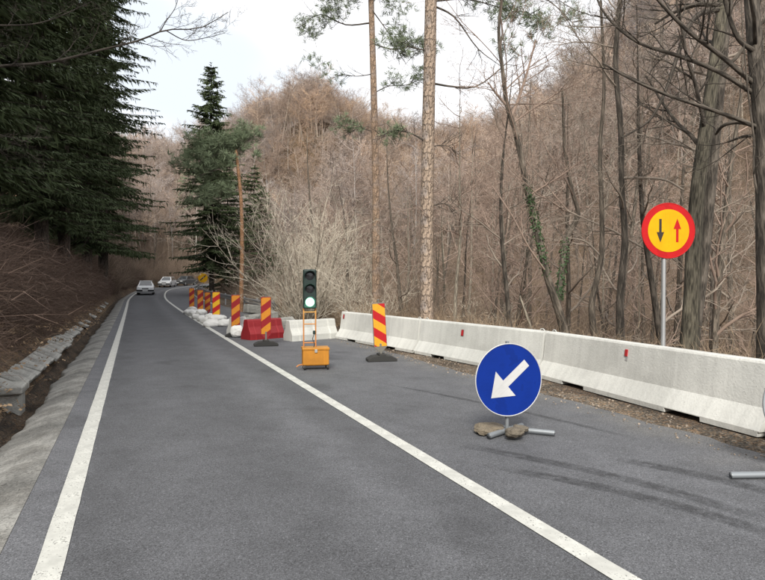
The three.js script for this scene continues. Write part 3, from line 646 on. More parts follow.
// ------------------------------------------------------------ broken concrete blocks and guardrail beyond the plastic barriers
{
  const mk = (x, y, z, w, h, d, turn, tilt, sd, label) => {
    const g = new RoundedBoxGeometry(w, h, d, 5, .03), p = g.attributes.position;
    for (let i = 0; i < p.count; i++) { const a = p.getX(i), b = p.getY(i), c = p.getZ(i); p.setXYZ(i, a + .10 * nz(b * 3 + sd, c * 3, 1), b + .10 * nz(a * 3, c * 3, sd), c + .08 * nz(a * 3, b * 3, sd + 3)); }
    g.computeVertexNormals(); const m = single('concrete_block', g, M.slab, label, 'concrete block', 'broken concrete blocks in the closed lane'); m.position.set(x, y, z); m.rotation.set(tilt, turn, tilt * .5);
  };
  mk(4.55, .26, -23.4, 1.3, .42, .45, .3, .05, 1, 'largest pale concrete block lying behind the red plastic barrier');
  mk(4.3, .62, -23.5, .8, .32, .38, .45, -.08, 2, 'upper pale concrete block resting on the larger one');
  mk(4.0, .2, -22.6, .7, .35, .4, .9, .12, 3, 'tilted concrete block low behind the red plastic barrier');
  mk(5.2, .2, -21.9, .6, .34, .32, .1, .2, 4, 'small broken concrete block near the end of the concrete barriers');
  mk(5.0, .42, -24.9, .6, .6, .4, .2, .1, 5, 'square concrete block standing behind the larger blocks');
  const t = thing('guardrail', 'grey steel guardrail running behind the striped delineators to the bend', 'guardrail');
  const rows = [], pr = [[-.02, .46], [.03, .50], [.03, .56], [-.02, .60], [-.02, .64], [.03, .68], [.03, .74], [-.02, .78]];
  for (let s = 27; s <= 84; s += 1) rows.push(pr.map(([o, y], k) => { const q = onPath(s, 3.42 - o); return { x: q.x, y: q.y + y, z: q.z, u: s, v: k * .06 }; }));
  const rail = part('beam', sweepGrid(rows), M.steel, t); 
  for (let s = 28; s <= 83; s += 4) { const q = onPath(s, 3.52); const p = part('post', box(.09, 1.1, .07, 0, 0, 0, .006), M.steel, t); p.position.set(q.x, q.y + .28, q.z); p.rotation.y = -q.th; }
}

// ------------------------------------------------------------ cars
M.glass = new THREE.MeshPhysicalMaterial({ color: col(0.02, 0.025, 0.03), roughness: 0.06, clearcoat: 1 });
M.lamp = std(col(0.72, 0.74, 0.76), { roughness: 0.15 }); M.plate = std(col(0.7, 0.7, 0.7)); M.trim = std(col(0.02, 0.02, 0.022), { roughness: .6 });
function car(s, off, paint, label, extraTurn = 0, hatch = false) {
  const p = onPath(s, off), t = thing('car', label, 'car', [p.x, p.y + .006, p.z], -p.th + extraTurn, 'cars coming along the open lane');
  const W = 1.62; // front faces +z
  const sh = new THREE.Shape();
  const prof = [[2.05, .30], [2.08, .52], [1.98, .70], [1.0, .86], [-1.35, .90], [-2.02, .86], [-2.08, .55], [-2.02, .30], [-1.72, .26]];
  sh.moveTo(...prof[0]); prof.slice(1).forEach(q => sh.lineTo(...q)); sh.absarc(-1.28, .28, .36, Math.PI, 0, true); sh.lineTo(.92, .24); sh.absarc(1.28, .28, .36, Math.PI, 0, true); sh.closePath();
  const bg = new THREE.ExtrudeGeometry(sh, { depth: W - .16, bevelEnabled: true, bevelSize: .05, bevelThickness: .08, bevelSegments: 4, curveSegments: 16 }); bg.translate(0, 0, -(W - .16) / 2); bg.rotateY(-Math.PI / 2);
  part('body', bg, paint, t);
  // cabin: pillars and roof as a tapered shell
  const b = [[.70, .90], [-.70, -1.62]], y0 = .86, y1 = 1.40, zb = [1.02, hatch ? -1.95 : -1.62], zt = [.32, hatch ? -1.55 : -1.05], hb = .75, ht = .56;
  const quad = (a, b2, c, d) => { const g = new GB(); for (const q of [a, b2, c, d]) g.vert(...q); g.i.push(0, 1, 2, 0, 2, 3); return g.geo(); };
  const B = [[-hb, y0, zb[0]], [hb, y0, zb[0]], [hb, y0, zb[1]], [-hb, y0, zb[1]]], T = [[-ht, y1, zt[0]], [ht, y1, zt[0]], [ht, y1, zt[1]], [-ht, y1, zt[1]]];
  const cg = new GB(); [...B, ...T].forEach(q => cg.vert(...q)); for (let k = 0; k < 4; k++) { const a = k, c = (k + 1) % 4; cg.i.push(a, c, 4 + c, a, 4 + c, 4 + a); } 
  const cab = cg.geo().toNonIndexed(); cab.computeVertexNormals(); part('cabin', cab, paint, t);
  const rg = new RoundedBoxGeometry(ht * 2 + .06, .07, zt[0] - zt[1] + .1, 3, .03); rg.translate(0, y1, (zt[0] + zt[1]) / 2); part('roof', rg, paint, t);
  const win = (k, m0, m1, name) => { const a = B[k], c = B[(k + 1) % 4], d = T[(k + 1) % 4], e = T[k]; const at = (u, v) => { const lo = a.map((q, i) => lerp(q, c[i], u)), hi = e.map((q, i) => lerp(q, d[i], u)); return lo.map((q, i) => lerp(q, hi[i], v)); };
    const n = V(...B[(k + 1) % 4]).sub(V(...a)).cross(V(...e).sub(V(...a))).normalize(); const q = [at(m0, .10), at(m1, .10), at(m1, .92), at(m0, .92)].map(r => [r[0] + n.x * .008, r[1] + n.y * .008, r[2] + n.z * .008]); part(name, quad(...q), M.glass, t); };
  win(0, .07, .93, 'windscreen'); win(1, .06, .47, 'side_window'); win(1, .53, .94, 'side_window'); win(3, .06, .47, 'side_window'); win(3, .53, .94, 'side_window'); win(2, .08, .92, 'rear_window');
  part('bumper', box(W + .02, .20, .18, 0, .42, 2.06, .05), M.trim, t); part('bumper', box(W + .02, .20, .18, 0, .44, -2.06, .05), M.trim, t);
  part('grille', box(.62, .11, .03, 0, .62, 2.10, .01), M.trim, t);
  for (const sx of [-1, 1]) { const h = part('headlight', box(.34, .14, .06, sx * .58, .635, 2.06, .03), M.lamp, t); part('tail_light', box(.26, .14, .05, sx * .62, .70, -2.07, .02), M.reflector, t); part('mirror', box(.16, .10, .10, sx * .88, .96, .78, .03), M.trim, t); }
  part('number_plate', box(.50, .11, .012, 0, .42, 2.156, .003), M.plate, t);
  for (const sx of [-1, 1]) for (const z of [1.28, -1.28]) { const w = part('wheel', (() => { const g = new THREE.CylinderGeometry(.295, .295, .19, 28); g.rotateZ(Math.PI / 2); return g; })(), M.rubber, t); w.position.set(sx * .72, .295, z); const r = part('rim', (() => { const g = new THREE.CylinderGeometry(.19, .19, .20, 20); g.rotateZ(Math.PI / 2); return g; })(), M.steel, w); }
  return t;
}
const whitePaint = new THREE.MeshPhysicalMaterial({ color: col(0.78, 0.79, 0.80), roughness: 0.3, clearcoat: .7 }), darkPaint = new THREE.MeshPhysicalMaterial({ color: col(0.09, 0.095, 0.10), roughness: 0.3, clearcoat: .7 });
car(67, -1.85, whitePaint, 'white sedan driving towards the roadworks in the open lane');
car(89.5, -2.5, whitePaint, 'distant white hatchback rounding the bend ahead of a dark car', .12, true);
car(95, -2.3, darkPaint, 'dark car following the white hatchback around the bend', -.1);
// ------------------------------------------------------------ vegetation
const UP = V(0, 1, 0);
function randDir(r) { const a = r() * Math.PI * 2, y = r() * 2 - 1, k = Math.sqrt(1 - y * y); return V(Math.cos(a) * k, y, Math.sin(a) * k); }
function branchOff(dir, angle, r) { // a direction at an angle from dir, turned at random about it
  const s = randDir(r); s.addScaledVector(dir, -s.dot(dir)).normalize(); return dir.clone().multiplyScalar(Math.cos(angle)).addScaledVector(s, Math.sin(angle)).normalize();
}
function smoothLine(pts, n) { const c = new THREE.CatmullRomCurve3(pts); return c.getPoints(n); }
// grows a branch with its side branches into builder B
function grow(B, r, p, dir, len, rad, lvl, o) {
  const last = lvl >= o.max, n = last ? 2 : lvl === 0 ? 6 : 4, pts = [p.clone()], rr = [rad], d = dir.clone(), q = p.clone();
  for (let k = 1; k <= n; k++) { d.addScaledVector(randDir(r), o.wig * (last ? 1.2 : 1)).addScaledVector(UP, o.up).normalize(); q.addScaledVector(d, len / n); pts.push(q.clone()); rr.push(rad * lerp(1, last ? 0.3 : 0.35, k / n)); }
  if (last && o.slim) { const s = randDir(r); B.sliver(pts[0], pts[1], rad, s); B.sliver(pts[1], pts[2], rad * .7, s); }
  else B.tube(pts, rr, last ? 3 : rad > 0.02 ? 5 : 4);
  if (last) {
    for (let k = 0; k < o.tips; k++) { const i = 1 + (k & 1), a = pts[i], e = branchOff(d, .4 + r() * .6, r); B.sliver(a, a.clone().addScaledVector(e, len * (.35 + r() * .4)), o.tipW, randDir(r)); }
    return;
  }
  const kids = o.kids[lvl];
  for (let k = 0; k < kids; k++) {
    const t = lerp(.18, 1, (k + r() * .9) / kids), f = Math.min(t * n, n - .001), i = Math.floor(f), a = pts[i].clone().lerp(pts[i + 1], f - i), dd = pts[i + 1].clone().sub(pts[i]).normalize();
    grow(B, r, a, branchOff(dd, .45 + r() * .55, r), len * (.55 - .25 * t) * (.7 + r() * .6), Math.max(rad * lerp(.55, .3, t), o.minR), lvl + 1, o);
  }
}
function wanderTrunk(r, h, lean, wig, n = 9) {
  const pts = [V(0, -1.2, 0)], d = V((r() - .5) * lean, 1, (r() - .5) * lean).normalize(), q = V(0, -1.2, 0);
  for (let k = 1; k <= n; k++) { d.addScaledVector(randDir(r), wig).addScaledVector(UP, .12).normalize(); q.addScaledVector(d, (h + 1.2) / n); pts.push(q.clone()); }
  return pts;
}
function bareTree(seed, { h, rad, kids = 15, start = .35, len = .26, wig = .16, lean = .25, o }) {
  const r = rngOf(seed), T = new GB(), B = new GB(), pts = smoothLine(wanderTrunk(r, h, lean, wig * .55), 14), n = pts.length - 1;
  T.tube(pts, pts.map((_, i) => Math.max(rad * (i === 0 ? 1.25 : 1) * Math.pow(1 - i / n, .75), .012)), 7);
  for (let k = 0; k < kids; k++) {
    const t = lerp(start, .98, Math.pow((k + r() * .8) / kids, .9)), f = Math.min(t * n, n - .001), i = Math.floor(f), a = pts[i].clone().lerp(pts[i + 1], f - i);
    const dir = branchOff(pts[i + 1].clone().sub(pts[i]).normalize(), .65 + r() * .65, r);
    grow(B, r, a, dir, h * len * 1.12 * (1.15 - t * .65) * (.6 + r() * .7), Math.max(rad * (1 - t) * .55, .018), 0, o);
  }
  for (let k = 0; k < 4; k++) { const a = pts[Math.floor(n * (.12 + r() * .3))]; grow(B, r, a, branchOff(UP, 1 + r() * .4, r), h * .06, .012, 1, o); } // dead low twigs
  return { trunk: T.geo(), crown: B.geo() };
}
const midO = { max: 2, kids: [6, 5], wig: .27, up: .025, tips: 3, tipW: .006, minR: .006, slim: true };
const treeKinds = [];
{
  const specs = [[9.5, .10, M.barkGrey, M.twigBrown], [12, .13, M.barkDark, M.twigGrey], [11, .09, M.barkPale, M.twigBrown], [13.5, .14, M.barkGrey, M.twigBrown], [8, .07, M.barkPale, M.twigBrown], [10.5, .12, M.barkGreen, M.twigBrown], [14, .16, M.barkGrey, M.twigGrey], [9, .08, M.barkDark, M.twigBrown]];
  specs.forEach(([h, rad, bm, tm], i) => treeKinds.push({ ...bareTree(200 + i * 7, { h, rad, kids: 14, start: .25 + (i % 3) * .08, o: midO, lean: .2 + (i % 4) * .12 }), bm, tm, h }));
}
function placeTree(kind, x, z, turn, sc, label, group) {
  const k = treeKinds[kind], t = thing('bare_tree', label, 'tree', [x, groundY(x, z) - .05, z], turn, group);
  part('trunk', k.trunk, k.bm, t); part('crown', k.crown, k.tm, t); t.scale.setScalar(sc); return t;
}
{
  const r = rngOf(333), placed = [];
  let tries = 0;
  const kindWord = ['grey', 'dark', 'pale', 'grey', 'slim pale', 'greenish', 'tall grey', 'thin dark'];
  while (placed.length < 180 && tries++ < 9000) {
    const near = placed.length < 46;
    const az = (near ? 14 + r() * 46 : -2 + r() * 62) * Math.PI / 180, d = near ? 17 + r() * 14 : 26 + Math.pow(r(), .8) * 52, x = Math.sin(az) * d, z = -Math.cos(az) * d;
    const n = nearPath(x, z); if (n.off < (near ? 6.2 : 7.5)) continue;
    if (placed.some(p => Math.hypot(p[0] - x, p[1] - z) < (near ? 1.3 : 1.9))) continue;
    placed.push([x, z]);
    const k = Math.floor(r() * 8), sc = ((near ? .55 : .8) + r() * .4) * (az < .48 ? .8 : 1);
    placeTree(k, x, z, r() * 6.3, sc, near ? `${kindWord[k]} bare young tree on the valley floor behind the barriers` : `${kindWord[k]} leafless tree in the wood at the foot of the hill`, near ? 'young bare trees behind the barriers' : 'bare trees at the foot of the hill');
  }
}
{ // the far hillside wood, one mass
  const far = (seed, h, c1, c2) => {
    const r = rngOf(seed), B = new GB(), pts = smoothLine(wanderTrunk(r, h, .2, .07), 7), n = pts.length - 1;
    B.tube(pts, pts.map((_, i) => Math.max(.13 * Math.pow(1 - i / n, .8), .02)), 4); const nt = B.p.length / 3;
    const o = { max: 2, kids: [6, 6], wig: .26, up: .02, tips: 3, tipW: .017, minR: .016, slim: true };
    for (let k = 0; k < 17; k++) { const t = lerp(.34, .97, k / 17), f = Math.min(t * n, n - .001), i = Math.floor(f), a = pts[i].clone().lerp(pts[i + 1], f - i); grow(B, r, a, branchOff(UP, .65 + r() * .6, r), h * .36 * (t < .5 ? 1 : 1.3 - t * .7) * (.6 + r() * .7), .035, 0, o); }
    const g = B.geo(), c = new Float32Array(B.p.length); for (let i = 0; i < c.length / 3; i++) { const q = i < nt ? c1 : c2; c.set(q, i * 3); }
    g.setAttribute('color', new THREE.BufferAttribute(c, 3)); return g;
  };
  const mat = std(col(1, 1, 1), { vertexColors: true, roughness: 1 }), r = rngOf(777);
  const geos = [far(901, 11, [.46, .41, .36], [.40, .315, .265]), far(907, 12.5, [.36, .31, .28], [.37, .30, .26]), far(911, 10, [.40, .34, .29], [.44, .345, .275])];
  const lists = [[], [], []], m = new THREE.Matrix4(), q = new THREE.Quaternion();
  let got = 0, tries = 0;
  while (got < 4600 && tries++ < 60000) {
    const az = -16 + r() * 88, d = Math.sqrt(lerp(70 * 70, 262 * 262, r())), a = az * Math.PI / 180, x = Math.sin(a) * d, z = -Math.cos(a) * d;
    const n = nearPath(x, z); if (Math.abs(n.off) < 9) continue;
    const [, R] = crest(az); if (d > R + 16) continue;
    const s = .7 + r() * .6; m.compose(V(x, groundY(x, z) - .3, z), q.setFromAxisAngle(UP, r() * 6.3), V(s, s * (.85 + r() * .35), s));
    const v = .52 + r() * .75, w = (r() - .5) * .38 + fbm(x * .025, z * .025, 3) * .6; lists[Math.floor(r() * 3)].push([m.clone(), col(v * (1 + w * .4), v, v * (1 - w * .5))]); got++;
  }
  lists.forEach((l, i) => { const im = new THREE.InstancedMesh(geos[i], mat, l.length); im.name = numbered('hillside_wood'); im.userData = { kind: 'stuff', label: ['reddish brown leafless wood covering the far hillsides', 'grey brown leafless wood covering the far hillsides', 'tan leafless wood covering the far hillsides'][i], category: 'wood' }; l.forEach(([mm, cc], k) => { im.setMatrixAt(k, mm); im.setColorAt(k, cc); }); im.castShadow = im.receiveShadow = true; scene.add(im); });
}
// trees drawn out one by one
const nearO = { max: 3, kids: [6, 5, 4], wig: .2, up: .05, tips: 2, tipW: .0035, minR: .004, slim: false };
function customTree(label, trunks, branches, barkMat, twigMat, seed, o = nearO, kids = 8, name = 'bare_tree', group) {
  const base = trunks[0].pts[0], t = thing(name, label, 'tree', [base[0], 0, base[2]], 0, group), r = rngOf(seed), B = new GB(), T = new GB();
  const L = p => V(p[0] - base[0], p[1], p[2] - base[2]);
  for (const { pts, r0, r1 } of trunks) {
    const line = [...pts.map(L)]; if (line[0].y < 1.2 && pts === trunks[0].pts) line.unshift(line[0].clone().add(V(0, -1.8, 0)));
    const sm = smoothLine(line, 40); T.tube(sm, sm.map((p, i) => lerp(r0, r1, i / 40) * (1 + .06 * nz(p.y * 3, i * .2)) * (1 + .35 * Math.exp(-Math.max(0, p.y + .2) * 1.6))), 12);
    if (kids) for (let k = 0; k < kids; k++) { const f = lerp(.45, 1, (k + r()) / kids), p = sm[Math.min(40, Math.floor(f * 40))]; if (p.y < 3) continue; grow(B, r, p, branchOff(UP, .7 + r() * .6, r), 1.6 + r() * 1.6, lerp(r0, r1, f) * .35, 0, o); }
  }
  for (const { pts, r0, r1, twigs = 7, tl = 1 } of branches) {
    const sm = smoothLine(pts.map(L), 18); B.tube(sm, sm.map((_, i) => lerp(r0, r1, i / 18)), 7);
    for (let k = 0; k < twigs; k++) { const f = lerp(.25, 1, (k + r()) / twigs), i = Math.min(17, Math.floor(f * 18)); grow(B, r, sm[i], branchOff(sm[i + 1].clone().sub(sm[i]).normalize(), .5 + r() * .5, r), (.5 + r() * .8) * tl, lerp(r0, r1, f) * .5, Math.max(0, o.max - 2), o); }
  }
  part('trunk', T.geo(), barkMat, t); part('crown', B.geo(), twigMat, t); return t;
}
customTree('thick greenish grey trunk leaning right behind the yellow round sign', [{ pts: [[9.38, .02, -8], [9.45, 1.34, -7.99], [9.72, 3.2, -8.12], [10.13, 5.13, -8.19], [10.56, 7.12, -8.25], [10.9, 9.18, -8.35], [11.1, 12, -8.5]], r0: .17, r1: .085 }],
  [{ pts: [[10.27, 6.84, -8.15], [9.78, 6.67, -8.13], [9.4, 6.32, -8.07], [9.12, 5.7, -8.07], [8.83, 5.03, -8.08], [8.59, 4.58, -8.17], [8.05, 4.24, -8.28]], r0: .055, r1: .015, twigs: 5 },
  { pts: [[10.5, 6.98, -8.21], [10.13, 7.04, -8.43], [9.85, 6.98, -8.76], [9.65, 6.83, -9.06]], r0: .06, r1: .02, twigs: 6 }], M.barkGreen, M.barkDark, 501);
customTree('dark trunk close behind the thick greenish grey one', [{ pts: [[10.61, -.19, -9.01], [10.85, 1.92, -8.93], [11.05, 3.99, -8.88], [11.25, 6.26, -8.82], [11.46, 7.55, -8.86], [11.6, 9.21, -8.82], [11.7, 12, -8.9]], r0: .135, r1: .08 }], [], M.barkDark, M.twigGrey, 503);
customTree('dark trunk with long bare branches reaching out over the yellow round sign', [{ pts: [[8.78, -.1, -6.08], [8.76, 1.69, -6.11], [8.74, 3.49, -6.15], [8.66, 4.69, -6.19], [8.77, 5.99, -6.38], [8.91, 7.34, -6.56], [9, 10, -6.7]], r0: .15, r1: .08 }], [
  { pts: [[8.66, 4.6, -6.2], [8.05, 5.03, -6.34], [7.55, 5.32, -6.44], [7.13, 5.64, -6.51], [6.72, 6.06, -6.58], [6.3, 6.6, -6.6]], r0: .04, r1: .014 },
  { pts: [[8.69, 4.45, -6.2], [8.14, 4.81, -6.41], [7.67, 5.09, -6.72], [7.18, 5.33, -7.03], [6.83, 5.61, -7.18], [6.69, 5.96, -7.35], [6.55, 6.42, -7.41]], r0: .038, r1: .012 },
  { pts: [[8.73, 3.95, -6.16], [8.25, 4.1, -6.25], [7.68, 4.25, -6.38], [7.06, 4.42, -6.53], [6.52, 4.62, -6.65], [6.23, 4.8, -6.77]], r0: .036, r1: .014, twigs: 3 },
  { pts: [[8.68, 4.0, -6.19], [8.5, 4.09, -6.36], [8.47, 4.1, -6.59], [8.61, 4.03, -6.85]], r0: .04, r1: .02, twigs: 2 },
  { pts: [[8.75, 3.85, -6.14], [8.67, 3.9, -6.4], [8.61, 3.86, -6.64]], r0: .03, r1: .015, twigs: 2 },
  { pts: [[8.66, 5.1, -6.2], [8.41, 5.29, -6.3], [8.25, 5.74, -6.38], [8.17, 6.19, -6.42], [8, 7, -6.5]], r0: .04, r1: .02 },
  { pts: [[8.73, 2.6, -6.1], [8.62, 3.2, -6.2], [8.55, 3.79, -6.17], [8.43, 4.51, -6.18], [8.28, 5.16, -6.14]], r0: .02, r1: .01, twigs: 3 }], M.barkDark, M.barkDark, 507, nearO, 5);
customTree('dark upright trunk with a long side branch, left of the yellow round sign', [{ pts: [[10.49, .04, -10.79], [10.48, 1.25, -10.81], [10.59, 2.65, -10.78], [10.53, 3.82, -10.82], [10.51, 5.22, -10.84], [10.41, 6.85, -10.91], [10.51, 8.25, -10.89], [10.6, 10, -10.9]], r0: .10, r1: .045 }],
  [{ pts: [[10.53, 4.1, -10.83], [10.69, 4.05, -10.43], [10.97, 3.95, -9.99], [11.02, 3.66, -9.53]], r0: .035, r1: .02, twigs: 3 }], M.barkDark, M.twigGrey, 509);
customTree('slim dark trunk with an s bend beside the upright dark trunk', [{ pts: [[10.4, -.02, -11.37], [10.27, .51, -11.43], [10.22, 1.12, -11.45], [10.43, 2.21, -11.38], [10.46, 3.41, -11.39], [10.42, 4.86, -11.42], [10.52, 6.31, -11.4], [10.5, 8.5, -11.5]], r0: .095, r1: .03 }],
  [{ pts: [[10.43, 2.3, -11.38], [10.05, 2.65, -11.5], [9.7, 2.75, -11.7]], r0: .025, r1: .01, twigs: 3 }], M.barkGrey, M.twigGrey, 511);
const ivyTree = customTree('leaning forked tree with ivy on its trunk behind the barriers', [{ pts: [[10.66, -.14, -12.88], [10.49, .8, -12.96], [10.18, 1.86, -13.11], [9.91, 3.2, -13.23], [9.69, 4.26, -13.34], [9.41, 5.73, -13.48], [9.21, 6.4, -13.56], [9.12, 7.2, -13.61], [9.02, 8.4, -13.67], [9.18, 9.73, -13.62]], r0: .12, r1: .035 },
  { pts: [[10.42, 1.0, -13.01], [10.65, 1.73, -13.12], [10.92, 2.83, -13.25], [11.29, 3.52, -13.21], [11.14, 4.21, -13.28], [10.97, 5.31, -13.36], [10.9, 7, -13.4]], r0: .10, r1: .03 }],
  [{ pts: [[9.31, 6.05, -13.52], [9.53, 6.66, -13.43], [9.73, 7.33, -13.36], [9.93, 8.13, -13.29]], r0: .05, r1: .02 }, { pts: [[9.24, 6.34, -13.55], [8.86, 6.71, -13.6], [8.64, 6.94, -13.59]], r0: .04, r1: .015 },
  { pts: [[10.18, 1.9, -13.1], [9.5, 2.6, -13.0], [8.9, 3.4, -12.9], [8.4, 4.1, -13]], r0: .03, r1: .012 }], M.barkGrey, M.twigBrown, 513);
{ // ivy leaves hugging both stems
  const B = new GB(), r = rngOf(515), base = V(10.66, 0, -12.88);
  const stems = [[[10.18, 1.86, -13.11], [9.91, 3.2, -13.23], [9.69, 4.26, -13.34], .10], [[10.5, 1.2, -13.03], [10.65, 1.73, -13.12], [10.92, 2.83, -13.25], .09]];
  for (const [a, b, c, rd] of stems) { const cv = new THREE.CatmullRomCurve3([V(...a), V(...b), V(...c)]); for (let k = 0; k < 620; k++) { const p = cv.getPoint(Math.pow(r(), .9)).sub(base), e = randDir(r); e.y *= .3; e.normalize(); p.addScaledVector(e, rd * (.95 + r() * .45)); const dn = randDir(r).multiplyScalar(.6).add(V(0, -.6, 0)).normalize(), sd = e.clone().cross(dn).normalize(); B.kite(p, p.clone().addScaledVector(dn, .05 + r() * .035), .024, sd); } }
  part('ivy', B.geo(), M.ivy, ivyTree);
}
{ const st = new GB(); st.tube(smoothLine([V(.2, -.9, 0), V(0, 0, 0), V(-.13, .47, -.06), V(-.34, 1.15, -.15)], 8), [.05, .048, .045, .042, .04, .036, .03, .024, .02], 7); const m = single('tree_stump', st.geo(), M.barkPale, 'pale broken sapling stump poking up behind the blue arrow sign', 'stump'); m.position.set(8.66, 0.2, -11.55); }
// broad bare tree on the left bank reaching out over the road
customTree('bare tree on the left bank with one long branch over the road', [{ pts: [[-5.2, 2.4, -17.2], [-5.1, 4.2, -17.1], [-4.9, 6.0, -17.0], [-5.0, 8.4, -17.2], [-5.2, 11, -17.4]], r0: .13, r1: .05 }], [
  { pts: [[-4.95, 6.0, -17.0], [-4.16, 6.52, -16.94], [-2.87, 6.71, -16.41], [-1.81, 6.88, -16.19], [-.73, 7.28, -16.07], [.16, 7.6, -15.92], [.74, 7.93, -15.9], [1.57, 8.11, -15.88], [2.28, 8.65, -15.92]], r0: .045, r1: .008, twigs: 14, tl: .9 },
  { pts: [[.62, 7.88, -15.95], [.75, 8.17, -16.01], [.99, 8.62, -16.13], [1.12, 9.12, -16.19]], r0: .014, r1: .006, twigs: 6, tl: .7 },
  { pts: [[.74, 7.93, -15.9], [1.21, 7.72, -15.81], [1.69, 7.86, -15.83], [2.19, 8.07, -15.84]], r0: .014, r1: .006, twigs: 6, tl: .7 },
  { pts: [[-5, 7.2, -17.1], [-3.6, 7.9, -17.4], [-2.2, 8.3, -17.6], [-1.0, 9.1, -17.7]], r0: .03, r1: .01, twigs: 8 }, { pts: [[-5, 5.2, -17.1], [-4, 5.4, -16.6], [-3, 5.1, -16.2], [-2.2, 4.9, -16]], r0: .025, r1: .008, twigs: 8 }], M.barkDark, M.barkDark, 521, nearO, 8);

// ------------------------------------------------------------ conifers
function spruceGeo(seed, h, spread, start, dense = 1, ex = .78, kw = 1) {
  const r = rngOf(seed), T = new GB(), B = new GB();
  const pts = []; for (let k = 0; k <= 10; k++) pts.push(V(nz(k * .3, seed) * .25, lerp(-1.5, h, k / 10), nz(k * .3, seed + 9) * .25));
  T.tube(pts, pts.map((_, i) => lerp(h * .0125, .015, i / 10)), 8);
  const step = .42 / dense;
  for (let y = h * start; y < h - .25; y += step * (.7 + r() * .5)) {
    const t = y / h, n = 5 + Math.floor(r() * 3);
    const L0 = spread * Math.pow(1 - t, ex) * (t < .3 ? lerp(ex < .7 ? .6 : .75, 1, t / .3) : 1) + .25;
    for (let k = 0; k < n; k++) {
      const a = r() * Math.PI * 2, L = L0 * (.6 + r() * .55), hx = Math.cos(a), hz = Math.sin(a), droop = lerp(.42, -.15, t) + (r() - .5) * .2, m = Math.max(3, Math.round(L / .42)), line = [];
      const c = pts[Math.min(10, Math.floor(t * 10))];
      for (let i = 0; i <= m; i++) { const f = i / m; line.push(V(c.x + hx * L * f, y - droop * L * (f * 1.15 - f * f * .55) + (r() - .5) * .06, c.z + hz * L * f)); }
      T.tube([line[0], line[Math.floor(m / 2)], line[m]], [.012 + L * .006, .012, .006], 3);
      for (let i = 1; i <= m; i++) {
        const p = line[i], q = line[i - 1], f = i / m, dir = p.clone().sub(q).normalize(), side = V(-hz, 0, hx), w = (.30 + .62 * (1 - f)) * Math.min(1, L * .5 + .25);
        for (const sgn of [-1, 1]) for (let j = 0; j < 5; j++) {
          const s0 = q.clone().lerp(p, r()), e = side.clone().multiplyScalar(sgn * (.55 + r() * .5)).addScaledVector(dir, .35 + r() * .6).add(V(0, -.18 - r() * .55 * (1 - t * .6), 0)).normalize(), l = w * (.55 + r() * .7);
          B.kite(s0, s0.clone().addScaledVector(e, l), (.013 + l * .034) * kw, e.clone().cross(randDir(r)).normalize());
        }
        const s0 = q.clone().lerp(p, r()), e = V(dir.x * .3 + (r() - .5) * .4, -1, dir.z * .3 + (r() - .5) * .4).normalize(); B.kite(s0, s0.clone().addScaledVector(e, .25 + r() * .4), .024 * kw, e.clone().cross(randDir(r)).normalize());
      }
    }
  }
  for (let k = 0; k < 26; k++) { const y = h - r() * 1.1, a = r() * 6.3, e = V(Math.cos(a), .5, Math.sin(a)).normalize(), p = V(pts[10].x, y, pts[10].z); B.kite(p, p.clone().addScaledVector(e, .2 + (h - y) * .35), .04, e.clone().cross(randDir(r)).normalize()); }
  return { trunk: T.geo(), crown: B.geo() };
}
const sp = [spruceGeo(601, 34, 5.6, .11, .82, .55, 1.6), spruceGeo(602, 25, 5.6, .13, 1.0, .7, 2), spruceGeo(603, 17.5, 4.6, .10, .8, .7, 2), spruceGeo(605, 28, 5.4, .10, .42, .6, 1.5)];
function spruce(k, x, z, turn, sc, label, mat, group) {
  const t = thing('spruce_tree', label, 'tree', [x, groundY(x, z) - .1, z], turn, group); part('trunk', sp[k].trunk, M.barkDark, t); part('crown', sp[k].crown, mat, t); t.scale.setScalar(sc); return t;
}
